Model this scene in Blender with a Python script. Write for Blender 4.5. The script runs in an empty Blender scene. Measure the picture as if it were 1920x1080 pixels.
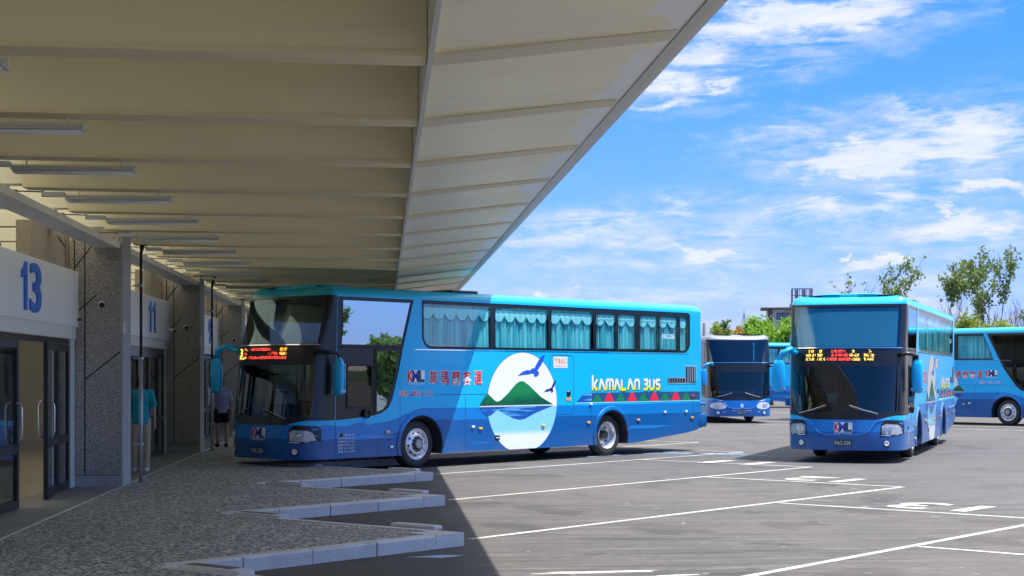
import bpy, bmesh, math, random
from mathutils import Vector, Matrix
R = math.radians
scene = bpy.context.scene
COL = scene.collection
random.seed(7)

# ---------------------------------------------------------------- camera, world, sun, exposure
YAW = math.atan(242 / 2950)
cam_d = bpy.data.cameras.new('camera')
cam = bpy.data.objects.new('camera', cam_d)
COL.objects.link(cam)
cam.location = (0, 0, 1.92)
cam.rotation_euler = (R(90), 0, -YAW)
cam_d.sensor_width = 36
cam_d.lens = 2950 / 1920 * 36
cam_d.shift_y = 160 / 1920
cam_d.clip_end = 3000
scene.camera = cam
vs = scene.view_settings
vs.view_transform = 'Standard'; vs.look = 'None'; vs.gamma = 1
vs.exposure = 1.0
scene.cycles.diffuse_bounces = 6
scene.cycles.max_bounces = 12
scene.cycles.transparent_max_bounces = 16

SUN = Vector((0.338, -0.18, 1.0)).normalized()
SUN_EL = math.asin(SUN.z)
SUN_AZ = math.atan2(SUN.x, SUN.y)      # clockwise from +y
sl = bpy.data.lights.new('sun', 'SUN')
sl.energy = 3.6
sl.angle = R(0.5)
sl.color = (1.0, 0.965, 0.91)
so = bpy.data.objects.new('sun', sl)
so.rotation_euler = SUN.to_track_quat('Z', 'Y').to_euler()
so.location = (20, -10, 60)
COL.objects.link(so)


class NT:
    """small helper round a node tree"""
    def __init__(s, tree):
        s.t = tree; s.n = tree.nodes; s.l = tree.links

    def new(s, ty, **kw):
        n = s.n.new(ty)
        for k, v in kw.items():
            setattr(n, k, v)
        return n

    def setin(s, node, i, v):
        if v is None:
            return
        if isinstance(v, bpy.types.NodeSocket):
            s.l.new(v, node.inputs[i])
        else:
            node.inputs[i].default_value = v

    def math(s, op, a, b=None, c=None, clamp=False):
        n = s.n.new('ShaderNodeMath'); n.operation = op; n.use_clamp = clamp
        for i, v in enumerate((a, b, c)):
            s.setin(n, i, v)
        return n.outputs[0]

    def mix(s, f, a, b, blend='MIX'):
        n = s.n.new('ShaderNodeMix'); n.data_type = 'RGBA'; n.blend_type = blend
        s.setin(n, 0, f)
        for i, v in ((6, a), (7, b)):
            if isinstance(v, (tuple, list)):
                v = tuple(v) + ((1,) if len(v) == 3 else ())
            s.setin(n, i, v)
        return n.outputs[2]

    def noise(s, vec, scale, detail=4, rough=.55, lac=2.0):
        n = s.n.new('ShaderNodeTexNoise')
        s.setin(n, 'Vector', vec); n.inputs['Scale'].default_value = scale
        n.inputs['Detail'].default_value = detail; n.inputs['Roughness'].default_value = rough
        n.inputs['Lacunarity'].default_value = lac
        return n.outputs[0]

    def mapping(s, vec, loc=(0, 0, 0), rot=(0, 0, 0), sc=(1, 1, 1)):
        n = s.n.new('ShaderNodeMapping'); s.setin(n, 0, vec)
        n.inputs[1].default_value = loc; n.inputs[2].default_value = rot; n.inputs[3].default_value = sc
        return n.outputs[0]

    def smooth(s, v, a, b):
        n = s.n.new('ShaderNodeMapRange'); n.interpolation_type = 'SMOOTHSTEP'
        s.setin(n, 0, v); n.inputs[1].default_value = a; n.inputs[2].default_value = b
        return n.outputs[0]


world = bpy.data.worlds.new('World')
scene.world = world
world.use_nodes = True
w = NT(world.node_tree)
w.n.clear()
sky = w.new('ShaderNodeTexSky', sky_type='NISHITA')
sky.sun_disc = False
sky.sun_elevation = SUN_EL
sky.sun_rotation = SUN_AZ
sky.altitude = 0; sky.air_density = 1.0; sky.dust_density = 0.6; sky.ozone_density = 2.5
tc = w.new('ShaderNodeTexCoord')
sep = w.new('ShaderNodeSeparateXYZ'); w.l.new(tc.outputs['Generated'], sep.inputs[0])
X, Y, Z = sep.outputs
az = w.math('MULTIPLY', w.math('ARCTAN2', X, Y), 57.2958)
el = w.math('MULTIPLY', w.math('ARCSINE', Z), 57.2958)
comb = w.new('ShaderNodeCombineXYZ'); w.setin(comb, 0, az); w.setin(comb, 1, el)
P = comb.outputs[0]
PS = w.mapping(P, sc=(0.20, 1.15, 1), rot=(0, 0, R(-4)))
warp = w.noise(PS, 0.8, 3)
wv = w.new('ShaderNodeVectorMath', operation='MULTIPLY_ADD')
wv.inputs[1].default_value = (1, 1, 1)
wc = w.new('ShaderNodeCombineXYZ'); w.setin(wc, 0, warp); w.setin(wc, 1, w.math('MULTIPLY', warp, 1.5))
w.l.new(wc.outputs[0], wv.inputs[0]); w.l.new(PS, wv.inputs[2])
n1 = w.noise(wv.outputs[0], 1.5, 12, .68)
n2 = w.noise(w.mapping(P, sc=(0.55, 1.3, 1), loc=(7, 3, 0)), 1.1, 8, .6)
# clouds over the bus park: azimuth, elevation, half widths in degrees, tilt, amount
def pxd(px, py, hw, hh, tilt, amt):
    a = math.degrees(math.atan((px - 960) / 2950) + YAW)
    e = math.degrees(math.atan((700 - py) / math.hypot(2950, px - 960)))
    return (a, e, hw / 51.5, hh / 51.5, tilt, amt)
CL = [pxd(1520, 30, 260, 45, 6, .95), pxd(1330, 95, 120, 36, 10, .62), pxd(1240, 145, 90, 26, -8, .85),
      pxd(1255, 195, 100, 18, 8, .75), pxd(1350, 152, 36, 12, 5, .6), pxd(1620, 290, 170, 42, 3, 1.15), pxd(1800, 250, 190, 70, 0, .82),
      pxd(1700, 195, 90, 18, 0, .5), pxd(1540, 292, 60, 26, 0, .6), pxd(1600, 380, 280, 26, 5, .62), pxd(1860, 352, 90, 16, 0, .95),
      pxd(1770, 402, 34, 14, 0, .95), pxd(1830, 430, 160, 42, 0, .68), pxd(1320, 475, 52, 30, 0, 1.0),
      pxd(1350, 500, 120, 42, 0, .5), pxd(1090, 440, 190, 42, 0, .55), pxd(1270, 392, 70, 24, 0, .62),
      pxd(1640, 492, 80, 22, 8, .95), pxd(1590, 468, 20, 10, 20, .95), pxd(1000, 542, 34, 16, 0, .75),
      pxd(1850, 20, 70, 20, 0, .35), pxd(1450, 250, 240, 22, 10, .38), pxd(1500, 410, 300, 30, 3, .45), pxd(1250, 470, 200, 60, 0, .42), pxd(1700, 560, 300, 60, 0, .4), pxd(1200, 560, 300, 50, 0, .38), pxd(1465, 120, 46, 10, 8, .42), pxd(1090, 560, 40, 9, 0, .55),
      pxd(1100, 490, 130, 12, 0, .4), pxd(1560, 440, 60, 14, 0, .25)]
VEIL = [pxd(1660, 275, 330, 95, 2, 1), pxd(1850, 260, 200, 110, 0, 1), pxd(1500, 60, 330, 90, 8, 1), pxd(1270, 160, 130, 80, 0, .9), pxd(1600, 380, 420, 45, 5, 1),
        pxd(1350, 490, 190, 80, 0, 1), pxd(1110, 450, 260, 75, 0, .95), pxd(1270, 390, 110, 40, 0, .9), pxd(1780, 440, 280, 70, 0, 1), pxd(1660, 520, 200, 70, 0, .9), pxd(1000, 550, 160, 40, 0, .8), pxd(1500, 600, 500, 60, 0, .8)]
# ragged outlines: the blobs are looked up at a wandering position
wn1 = w.new('ShaderNodeTexNoise'); w.l.new(w.mapping(P, sc=(.35, .8, 1)), wn1.inputs['Vector']); wn1.inputs['Scale'].default_value = 1.4; wn1.inputs['Detail'].default_value = 6; wn1.inputs['Roughness'].default_value = .6
wm = w.new('ShaderNodeVectorMath', operation='MULTIPLY_ADD'); w.l.new(wn1.outputs['Color'], wm.inputs[0]); wm.inputs[1].default_value = (5.5, 2.6, 0)
ws_ = w.new('ShaderNodeVectorMath', operation='SUBTRACT'); w.l.new(P, ws_.inputs[0]); ws_.inputs[1].default_value = (2.75, 1.3, 0)
w.l.new(ws_.outputs[0], wm.inputs[2])
PW = wm.outputs[0]
def blobs(lst):
    dens = None
    for (a, e, hw, hh, tilt, amt) in lst:
        m = w.new('ShaderNodeMapping', vector_type='TEXTURE')
        w.l.new(PW, m.inputs[0]); m.inputs[1].default_value = (a, e, 0)
        m.inputs[2].default_value = (0, 0, R(tilt)); m.inputs[3].default_value = (hw, hh, 1)
        ln = w.new('ShaderNodeVectorMath', operation='LENGTH'); w.l.new(m.outputs[0], ln.inputs[0])
        g = w.math('MULTIPLY', w.math('SUBTRACT', 1.0, w.smooth(ln.outputs['Value'], 0.0, 1.45)), amt)
        dens = g if dens is None else w.math('MAXIMUM', dens, g)
    return dens
dens = blobs(CL)
veil = blobs(VEIL)
# cloud out of view, made extra bright to fill the shade (seen in reflections)
away = w.math('MAXIMUM', w.smooth(az, 26, 40), w.smooth(w.math('MULTIPLY', az, -1), 8, 20))
away = w.math('MAXIMUM', away, w.smooth(el, 16, 24))
clear = w.math('MULTIPLY', w.smooth(az, 62, 74), w.math('SUBTRACT', 1.0, w.smooth(az, 112, 125)))
clear = w.math('MULTIPLY', clear, w.math('SUBTRACT', 1.0, w.smooth(el, 18, 30)))
clear = w.math('MULTIPLY', clear, w.smooth(el, .95, 1.25))
back = w.smooth(w.math('ABSOLUTE', az), 112, 125)
away = w.math('MULTIPLY', away, w.math('SUBTRACT', 1.0, w.math('MAXIMUM', clear, w.math('MULTIPLY', back, .85)), clamp=True))
elsewhere = w.math('MULTIPLY', away, w.smooth(w.noise(w.mapping(P, sc=(.035, .09, 1)), 1.0, 2), .30, .52))
dens = w.math('MAXIMUM', dens, w.math('MULTIPLY', elsewhere, .95))
shape = w.math('ADD', w.math('MULTIPLY', n1, 2.0), w.math('MULTIPLY', n2, 1.1))
cover = w.math('MULTIPLY', w.smooth(dens, 0.0, .75), w.smooth(w.math('ADD', shape, w.math('MULTIPLY', dens, .9)), 1.55, 2.35), clamp=True)
vl = w.math('MULTIPLY', w.math('MULTIPLY', w.smooth(veil, .05, .8), w.smooth(shape, 1.15, 1.85)), .62)
low = w.math('MULTIPLY', w.math('SUBTRACT', 1.0, w.smooth(el, 0, 12)), .12)
cover = w.math('ADD', cover, w.math('MULTIPLY', low, w.smooth(n2, .3, .7)), clamp=True)
tint = w.mix(w.smooth(el, -2, 22), (0.72, 0.84, 1.75), (0.64, 1.0, 1.5))
skyc = w.mix(1.0, sky.outputs[0], tint, 'MULTIPLY')
hs = w.new('ShaderNodeHueSaturation'); hs.inputs['Saturation'].default_value = 1.12; hs.inputs['Value'].default_value = 1.55
w.l.new(skyc, hs.inputs['Color'])
cloudc = w.mix(w.smooth(n1, .35, .75), (7.2, 8.3, 10.8), (9.6, 9.7, 10.0))
cloudc = w.mix(away, cloudc, w.mix(w.smooth(n1, .3, .7), (16, 16.2, 16.6), (22, 21.2, 20)))
out = w.mix(vl, hs.outputs[0], (6.6, 7.6, 10.6))
out = w.mix(cover, out, cloudc)
bg = w.new('ShaderNodeBackground'); bg.inputs[1].default_value = 0.05
w.l.new(out, bg.inputs[0])
wo = w.new('ShaderNodeOutputWorld'); w.l.new(bg.outputs[0], wo.inputs[0])

# ---------------------------------------------------------------- materials
MATS = {}
def mat(name, color=(.5, .5, .5), rough=.6, metal=0.0, coat=0.0, emit=None, es=1.0, spec=.5):
    if name in MATS:
        return MATS[name]
    m = bpy.data.materials.new(name); m.use_nodes = True
    b = m.node_tree.nodes['Principled BSDF']
    b.inputs['Base Color'].default_value = (*color, 1)
    b.inputs['Roughness'].default_value = rough
    b.inputs['Metallic'].default_value = metal
    b.inputs['Coat Weight'].default_value = coat
    b.inputs['Coat Roughness'].default_value = .04
    b.inputs['Specular IOR Level'].default_value = spec
    if emit:
        b.inputs['Emission Color'].default_value = (*emit, 1); b.inputs['Emission Strength'].default_value = es
    MATS[name] = m
    return m

def tex(name, fn, rough=.7, coat=0.0, spec=.5, bump=None):
    """procedural material: fn(nt, objcoord) -> colour socket (, rough socket); bump = (fn, strength, distance)"""
    m = mat(name, rough=rough, coat=coat, spec=spec)
    t = NT(m.node_tree)
    c = t.new('ShaderNodeTexCoord').outputs['Object']
    b = m.node_tree.nodes['Principled BSDF']
    r = fn(t, c)
    if isinstance(r, tuple):
        t.l.new(r[1], b.inputs['Roughness']); r = r[0]
    t.l.new(r, b.inputs['Base Color'])
    if bump:
        bn = t.new('ShaderNodeBump'); bn.inputs['Strength'].default_value = bump[1]; bn.inputs['Distance'].default_value = bump[2]
        t.l.new(bump[0](t, c), bn.inputs['Height']); t.l.new(bn.outputs[0], b.inputs['Normal'])
    return m

def speckle(lo, hi, scale=60, big=1.2, amt=.25):
    def f(t, c):
        n = t.noise(c, scale, 3, .7)
        col = t.mix(t.smooth(n, .35, .65), lo, hi)
        b = t.noise(c, big, 5)
        return t.mix(t.math('MULTIPLY', t.smooth(b, .35, .7), amt), col, tuple(x * .6 for x in lo))
    return f

def asphalt(t, c):
    n = t.noise(c, 70, 3, .7)
    col = t.mix(t.smooth(n, .3, .7), (.088, .083, .079), (.142, .135, .130))
    # streaks left by tyres turning into the bays
    st = t.noise(t.mapping(c, rot=(0, 0, R(-42)), sc=(.35, 6, 1)), 1.0, 6, .65)
    col = t.mix(t.math('MULTIPLY', t.smooth(st, .47, .62), .7), col, (.055, .052, .05))
    st2 = t.noise(t.mapping(c, rot=(0, 0, R(8)), sc=(.6, 5, 1), loc=(4, 9, 0)), 1.0, 6, .7)
    col = t.mix(t.math('MULTIPLY', t.smooth(st2, .5, .64), .6), col, (.21, .198, .185))
    mt_ = t.noise(t.mapping(c, rot=(0, 0, R(-20)), sc=(1, 2.2, 1)), 5.0, 5, .7)
    col = t.mix(t.math('MULTIPLY', t.smooth(mt_, .48, .62), .5), col, (.075, .07, .068))
    oil = t.noise(t.mapping(c, loc=(5.2, 1.1, 0), sc=(1, .8, 1)), .75, 3, .5)
    col = t.mix(t.math('MULTIPLY', t.smooth(oil, .58, .63), .7), col, (.06, .056, .055))
    b = t.noise(c, .22, 5, .55)
    col = t.mix(t.math('MULTIPLY', t.smooth(b, .4, .65), .4), col, (.165, .146, .138))
    sep = t.new('ShaderNodeSeparateXYZ'); t.l.new(c, sep.inputs[0])
    # older, darker surface beyond the bays
    far = t.smooth(t.math('ADD', sep.outputs[0], t.math('MULTIPLY', b, 2.0)), 9.4, 10.2)
    col = t.mix(t.math('MULTIPLY', far, .3), col, (.12, .118, .122))
    # canopy shade along the kerb, painted darker into the asphalt
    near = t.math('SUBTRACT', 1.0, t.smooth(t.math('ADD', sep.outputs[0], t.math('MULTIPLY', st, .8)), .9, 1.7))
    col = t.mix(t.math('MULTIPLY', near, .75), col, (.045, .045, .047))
    pale = t.noise(t.mapping(c, sc=(1.0, 1.0, 1), loc=(3, 3, 0)), 4.0, 2)
    col = t.mix(t.smooth(pale, .72, .74), col, (.32, .31, .29))
    cr = t.noise(t.mapping(c, loc=(1.7, 0, 0)), .9, 8, .75)
    col = t.mix(t.math('MULTIPLY', t.smooth(t.math('ABSOLUTE', t.math('SUBTRACT', cr, .5)), .010, 0.0), .6), col, (.06, .06, .06))
    return col
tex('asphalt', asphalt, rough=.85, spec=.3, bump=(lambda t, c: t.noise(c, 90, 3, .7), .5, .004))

def pebble(t, c):
    v = t.new('ShaderNodeTexVoronoi'); v.inputs['Scale'].default_value = 30; t.l.new(c, v.inputs['Vector'])
    sc = t.new('ShaderNodeSeparateColor'); t.l.new(v.outputs['Color'], sc.inputs[0])
    col = t.mix(t.smooth(sc.outputs[0], .2, .95), (.12, .125, .125), (.66, .67, .66))
    col = t.mix(t.math('MULTIPLY', t.smooth(v.outputs['Distance'], .35, .7), .8), col, (.09, .1, .105))
    b = t.noise(c, .9, 4)
    return t.mix(t.math('MULTIPLY', t.smooth(b, .4, .7), .3), col, (.16, .16, .165))
def pebble_h(t, c):
    v = t.new('ShaderNodeTexVoronoi'); v.inputs['Scale'].default_value = 38; t.l.new(c, v.inputs['Vector'])
    return t.math('SUBTRACT', 1.0, v.outputs['Distance'])
tex('pebble_paving', pebble, rough=.8, bump=(pebble_h, .8, .008))
tex('tile_paving', speckle((.16, .17, .17), (.23, .24, .24), 30), rough=.7)
tex('kerb_stone', speckle((.44, .45, .45), (.56, .57, .57), 45, 2.5, .3), rough=.75, bump=(lambda t, c: t.noise(c, 60, 4), .3, .003))
tex('aggregate_concrete', speckle((.20, .185, .16), (.56, .53, .475), 48, .8, .35), rough=.85, bump=(lambda t, c: t.noise(c, 60, 3), .7, .006))
tex('smooth_concrete', speckle((.33, .34, .34), (.40, .41, .41), 20, 1.5, .2), rough=.8)
tex('brown_concrete', speckle((.30, .26, .21), (.38, .34, .28), 25, .8, .3), rough=.85)
def cream(base):
    def f(t, c):
        b = t.noise(t.mapping(c, sc=(.4, 1, 1)), .8, 5, .6)
        d = t.noise(t.mapping(c, sc=(.3, 3, 3)), 3.0, 4, .6)
        col = t.mix(t.smooth(b, .3, .75), base, tuple(x * .88 for x in base))
        return t.mix(t.math('MULTIPLY', t.smooth(d, .55, .8), .25), col, tuple(x * .72 for x in base))
    return f
tex('canopy_paint', cream((.92, .85, .60)), rough=.6)
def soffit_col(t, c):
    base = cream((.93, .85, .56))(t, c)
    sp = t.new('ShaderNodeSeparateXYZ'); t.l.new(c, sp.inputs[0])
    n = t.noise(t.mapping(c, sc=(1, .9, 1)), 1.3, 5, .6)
    k = t.smooth(t.math('ADD', sp.outputs[0], t.math('MULTIPLY', n, .9)), 2.18, 2.24)  # bluish white reflection at the outer edge, painted into the soffit colour
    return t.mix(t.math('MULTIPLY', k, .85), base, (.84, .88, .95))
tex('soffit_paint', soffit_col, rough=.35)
tex('band_paint', cream((.72, .66, .47)), rough=.5)
tex('lip_paint', cream((.86, .77, .50)), rough=.55)
tex('wall_plaster', cream((.88, .85, .72)), rough=.7)
tex('metal_sheet', cream((.74, .74, .70)), rough=.45)
mat('fascia_metal', (.55, .54, .52), .35, .3)
mat('white_panel', (.90, .92, .88), .35)
mat('door_post', (.78, .80, .72), .4)
mat('digit_blue', (.01, .16, .70), .35)
mat('groove_black', (.012, .012, .013), .6)
mat('black_frame', (.012, .012, .014), .3)
mat('steel', (.55, .56, .57), .25, .9)
mat('galvanised', (.42, .44, .46), .4, .5)
mat('black_rubber', (.018, .018, .019), .7)
mat('tyre_rubber', (.03, .03, .032), .75)
mat('rim_silver', (.80, .81, .83), .28, .55)
mat('rim_dark', (.03, .03, .035), .5)
mat('hub_metal', (.35, .36, .38), .35, .7)
mat('chrome', (.85, .86, .88), .08, 1.0)
mat('white_paint', (.80, .80, .80), .4, coat=.5)
mat('amber_lens', (.9, .42, .05), .2, coat=.5)
mat('white_lens', (.85, .88, .9), .15, coat=.5)
mat('red_lens', (.75, .03, .05), .2, coat=.5)
mat('lamp_glass', (.75, .78, .82), .08, .2, coat=.6)
mat('plate_green', (.02, .07, .045), .4)
mat('interior_dark', (.035, .037, .045), .8)
mat('seat_cloth', (.10, .11, .14), .85)
mat('dash_grey', (.09, .095, .11), .6)
mat('light_housing', (.62, .64, .64), .4)
mat('tube_white', (.8, .82, .84), .3)
mat('red_ink', (.62, .01, .03), .35)
mat('bright_red', (.85, .02, .06), .35)
mat('navy_ink', (.01, .02, .28), .35)
mat('deep_green_ink', (.005, .07, .05), .35)
mat('band_navy', (.02, .075, .20), .35, coat=.6)
mat('tri_green', (.01, .22, .10), .35, coat=.6)
mat('bird_blue', (.015, .10, .55), .35, coat=.4)
mat('bird_navy', (.01, .02, .18), .35)
mat('pink_ink', (.85, .45, .62), .35)
mat('outline_blue', (.02, .16, .5), .35)
mat('seam_line', (.01, .07, .2), .5)
mat('orange_ink', (.80, .35, .08), .4)
mat('led_amber', (.9, .3, .02), .5, emit=(1.0, .36, .03), es=1.7)
mat('led_yellow', (.9, .6, .1), .5, emit=(1.0, .62, .10), es=1.5)
mat('led_red', (.9, .05, .03), .5, emit=(1.0, .06, .04), es=1.6)

def sheet(name, col, k):
    m = mat(name, col, .5); nt = NT(m.node_tree)
    tr = nt.new('ShaderNodeBsdfTranslucent'); tr.inputs[0].default_value = (*col, 1)
    mx = nt.new('ShaderNodeMixShader'); mx.inputs[0].default_value = k
    nt.l.new(m.node_tree.nodes['Principled BSDF'].outputs[0], mx.inputs[1]); nt.l.new(tr.outputs[0], mx.inputs[2])
    nt.l.new(mx.outputs[0], m.node_tree.nodes['Material Output'].inputs[0])
sheet('rooflight_sheet', (.95, .91, .78), .6)

def marking(t, c):
    n = t.noise(c, 14, 6, .7)
    b = t.noise(c, 1.3, 4)
    col = t.mix(t.smooth(b, .3, .7), (.64, .63, .57), (.46, .45, .42))
    return t.mix(t.math('MULTIPLY', t.smooth(n, .50, .60), .6), col, (.22, .21, .20))
tex('road_marking', marking, rough=.7)
tex('blue_marking', speckle((.22, .38, .62), (.34, .5, .72), 12), rough=.7)

def bus_paint(name, main, mid, deep, roof):
    def f(t, c):
        sp = t.new('ShaderNodeSeparateXYZ'); t.l.new(c, sp.inputs[0])
        s, y, z = sp.outputs
        fs = t.math('SUBTRACT', 1.0, t.smooth(s, 1.6, 2.9))
        n = t.noise(t.mapping(c, sc=(.55, .0, 3.2)), 1.0, 2, .4)
        wv = t.math('MULTIPLY', t.math('SUBTRACT', n, .5), t.math('ADD', .10, t.math('MULTIPLY', fs, .45)))
        zz = t.math('ADD', t.math('ADD', z, t.math('MULTIPLY', fs, .28)), wv)
        # long pale gleams that are part of the livery
        a = t.mix(t.smooth(zz, .955, .965), deep, mid)
        a = t.mix(t.smooth(zz, 1.205, 1.215), a, main)
        a = t.mix(t.smooth(z, 3.425, 3.43), a, roof)
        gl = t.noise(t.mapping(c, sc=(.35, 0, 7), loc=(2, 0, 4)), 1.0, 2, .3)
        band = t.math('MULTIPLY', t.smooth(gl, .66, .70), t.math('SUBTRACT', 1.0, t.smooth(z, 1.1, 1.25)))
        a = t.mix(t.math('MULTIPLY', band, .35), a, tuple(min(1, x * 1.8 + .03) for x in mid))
        # road dust along the skirt
        d = t.noise(t.mapping(c, sc=(.6, .6, 2)), 2.0, 4, .6)
        dust = t.math('MULTIPLY', t.math('SUBTRACT', 1.0, t.smooth(z, .25, .75)), t.smooth(d, .35, .75))
        return t.mix(t.math('MULTIPLY', dust, .3), a, (.16, .17, .18))
    return tex(name, f, rough=.34, coat=.2, spec=.5, bump=(lambda t, c: t.noise(c, .9, 2), .08, .02))
bus_paint('bus_paint', (.003, .46, .86), (.003, .20, .58), (.002, .10, .34), (.004, .47, .62))
bus_paint('bus_paint_old', (.004, .30, .72), (.004, .16, .55), (.004, .13, .46), (.25, .27, .30))

def disc_col(t, c):
    sp = t.new('ShaderNodeSeparateXYZ'); t.l.new(c, sp.inputs[0])
    z = sp.outputs[2]
    col = t.mix(t.smooth(z, .55, .72), (.80, .86, .92), (.26, .66, .88))
    return t.mix(t.smooth(z, 1.19, 1.2), col, (.85, .86, .84))
tex('disc_paint', disc_col, rough=.3, coat=.6)
def hill_col(t, c):
    sp = t.new('ShaderNodeSeparateXYZ'); t.l.new(c, sp.inputs[0])
    n = t.noise(c, 2.2, 3)
    return t.mix(t.smooth(t.math('ADD', sp.outputs[2], t.math('MULTIPLY', n, .4)), 1.45, 1.75), (.004, .10, .05), (.01, .24, .08))
tex('mountain_green', hill_col, rough=.3, coat=.6)
def lake_col(t, c):
    n = t.noise(t.mapping(c, sc=(.8, 0, 12)), 1.0, 2)
    return t.mix(t.smooth(n, .55, .62), (.01, .10, .40), (.10, .36, .68))
tex('lake_blue', lake_col, rough=.3, coat=.6)
def letter_col(t, c):
    sp = t.new('ShaderNodeSeparateXYZ'); t.l.new(c, sp.inputs[0])
    return t.mix(t.smooth(sp.outputs[2], 1.57, 1.66), (.80, .78, .05), (.85, .86, .84))
tex('lettering_white_yellow', letter_col, rough=.3)

def glass(name, tint, base, edge=1.0, wob=0.0, gcol=(1, 1, 1)):
    """coated pane: tinted see-through mixed with a mirror part that grows towards grazing angles"""
    m = bpy.data.materials.new(name); m.use_nodes = True
    t = NT(m.node_tree); t.n.clear()
    tr = t.new('ShaderNodeBsdfTransparent'); tr.inputs[0].default_value = (*tint, 1)
    gl = t.new('ShaderNodeBsdfGlossy'); gl.inputs['Roughness'].default_value = .012
    gl.inputs['Color'].default_value = (*gcol, 1)
    lw = t.new('ShaderNodeFresnel'); lw.inputs[0].default_value = 1.5
    # same reflectance from either side of the sheet
    ge = t.new('ShaderNodeNewGeometry')
    ior = t.math('SUBTRACT', 1.5, t.math('MULTIPLY', ge.outputs['Backfacing'], 1.5 - 1 / 1.5))
    t.l.new(ior, lw.inputs[0])
    f = t.math('ADD', base, t.math('MULTIPLY', lw.outputs[0], edge * (1 - base)), clamp=True)
    if wob:
        bn = t.new('ShaderNodeBump'); bn.inputs['Strength'].default_value = wob; bn.inputs['Distance'].default_value = .02
        c = t.new('ShaderNodeTexCoord').outputs['Object']
        t.l.new(t.noise(c, 1.3, 1), bn.inputs['Height'])
        t.l.new(bn.outputs[0], gl.inputs['Normal'])
    mx = t.new('ShaderNodeMixShader'); t.l.new(f, mx.inputs[0]); t.l.new(tr.outputs[0], mx.inputs[1]); t.l.new(gl.outputs[0], mx.inputs[2])
    o = t.new('ShaderNodeOutputMaterial'); t.l.new(mx.outputs[0], o.inputs[0])
    MATS[name] = m
glass('side_glass', (.74, .90, .92), .05, 1.0, .06)
glass('mirror_film', (.05, .08, .10), .54, 1.0, .10, (.66, .90, 1.0))
glass('clear_glass', (.45, .5, .52), .10, 1.0, .06)
glass('cab_glass', (.16, .18, .19), .02, 1.0, .06)
glass('top_glass', (.34, .44, .50), .06, 1.0, .04, (.6, .88, 1.0))
glass('door_glass', (.45, .5, .52), .07, 1.0, .03)

def curtain_col(t, c):
    n = t.noise(t.mapping(c, sc=(7, 1, .4)), 1.0, 3)
    return t.mix(t.smooth(n, .35, .7), (.06, .46, .52), (.30, .84, .84))
tex('curtain_teal', curtain_col, rough=.8)
tex('curtain_trim', lambda t, c: t.mix(t.noise(c, 30, 2), (.30, .80, .80), (.42, .85, .84)), rough=.8)
mat('curtain_edge', (.03, .22, .30), .8)

# ---------------------------------------------------------------- mesh tools
def obj_from(name, verts, faces, mats, parent=None, mi=None, smooth=False, loc=None):
    me = bpy.data.meshes.new(name)
    me.from_pydata([tuple(v) for v in verts], [], faces)
    for m in mats:
        me.materials.append(MATS[m] if isinstance(m, str) else m)
    if mi:
        for p, k in zip(me.polygons, mi):
            p.material_index = k
    if smooth is True:
        for p in me.polygons:
            p.use_smooth = True
    me.update()
    o = bpy.data.objects.new(name, me)
    COL.objects.link(o)
    if parent:
        o.parent = parent
    if loc:
        o.location = loc
    if smooth == 'angle':
        bm = bmesh.new(); bm.from_mesh(me)
        for f in bm.faces:
            f.smooth = True
        for e in bm.edges:
            if len(e.link_faces) == 2 and e.calc_face_angle(3) > R(35):
                e.smooth = False
        bm.to_mesh(me); bm.free()
    return o

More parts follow.
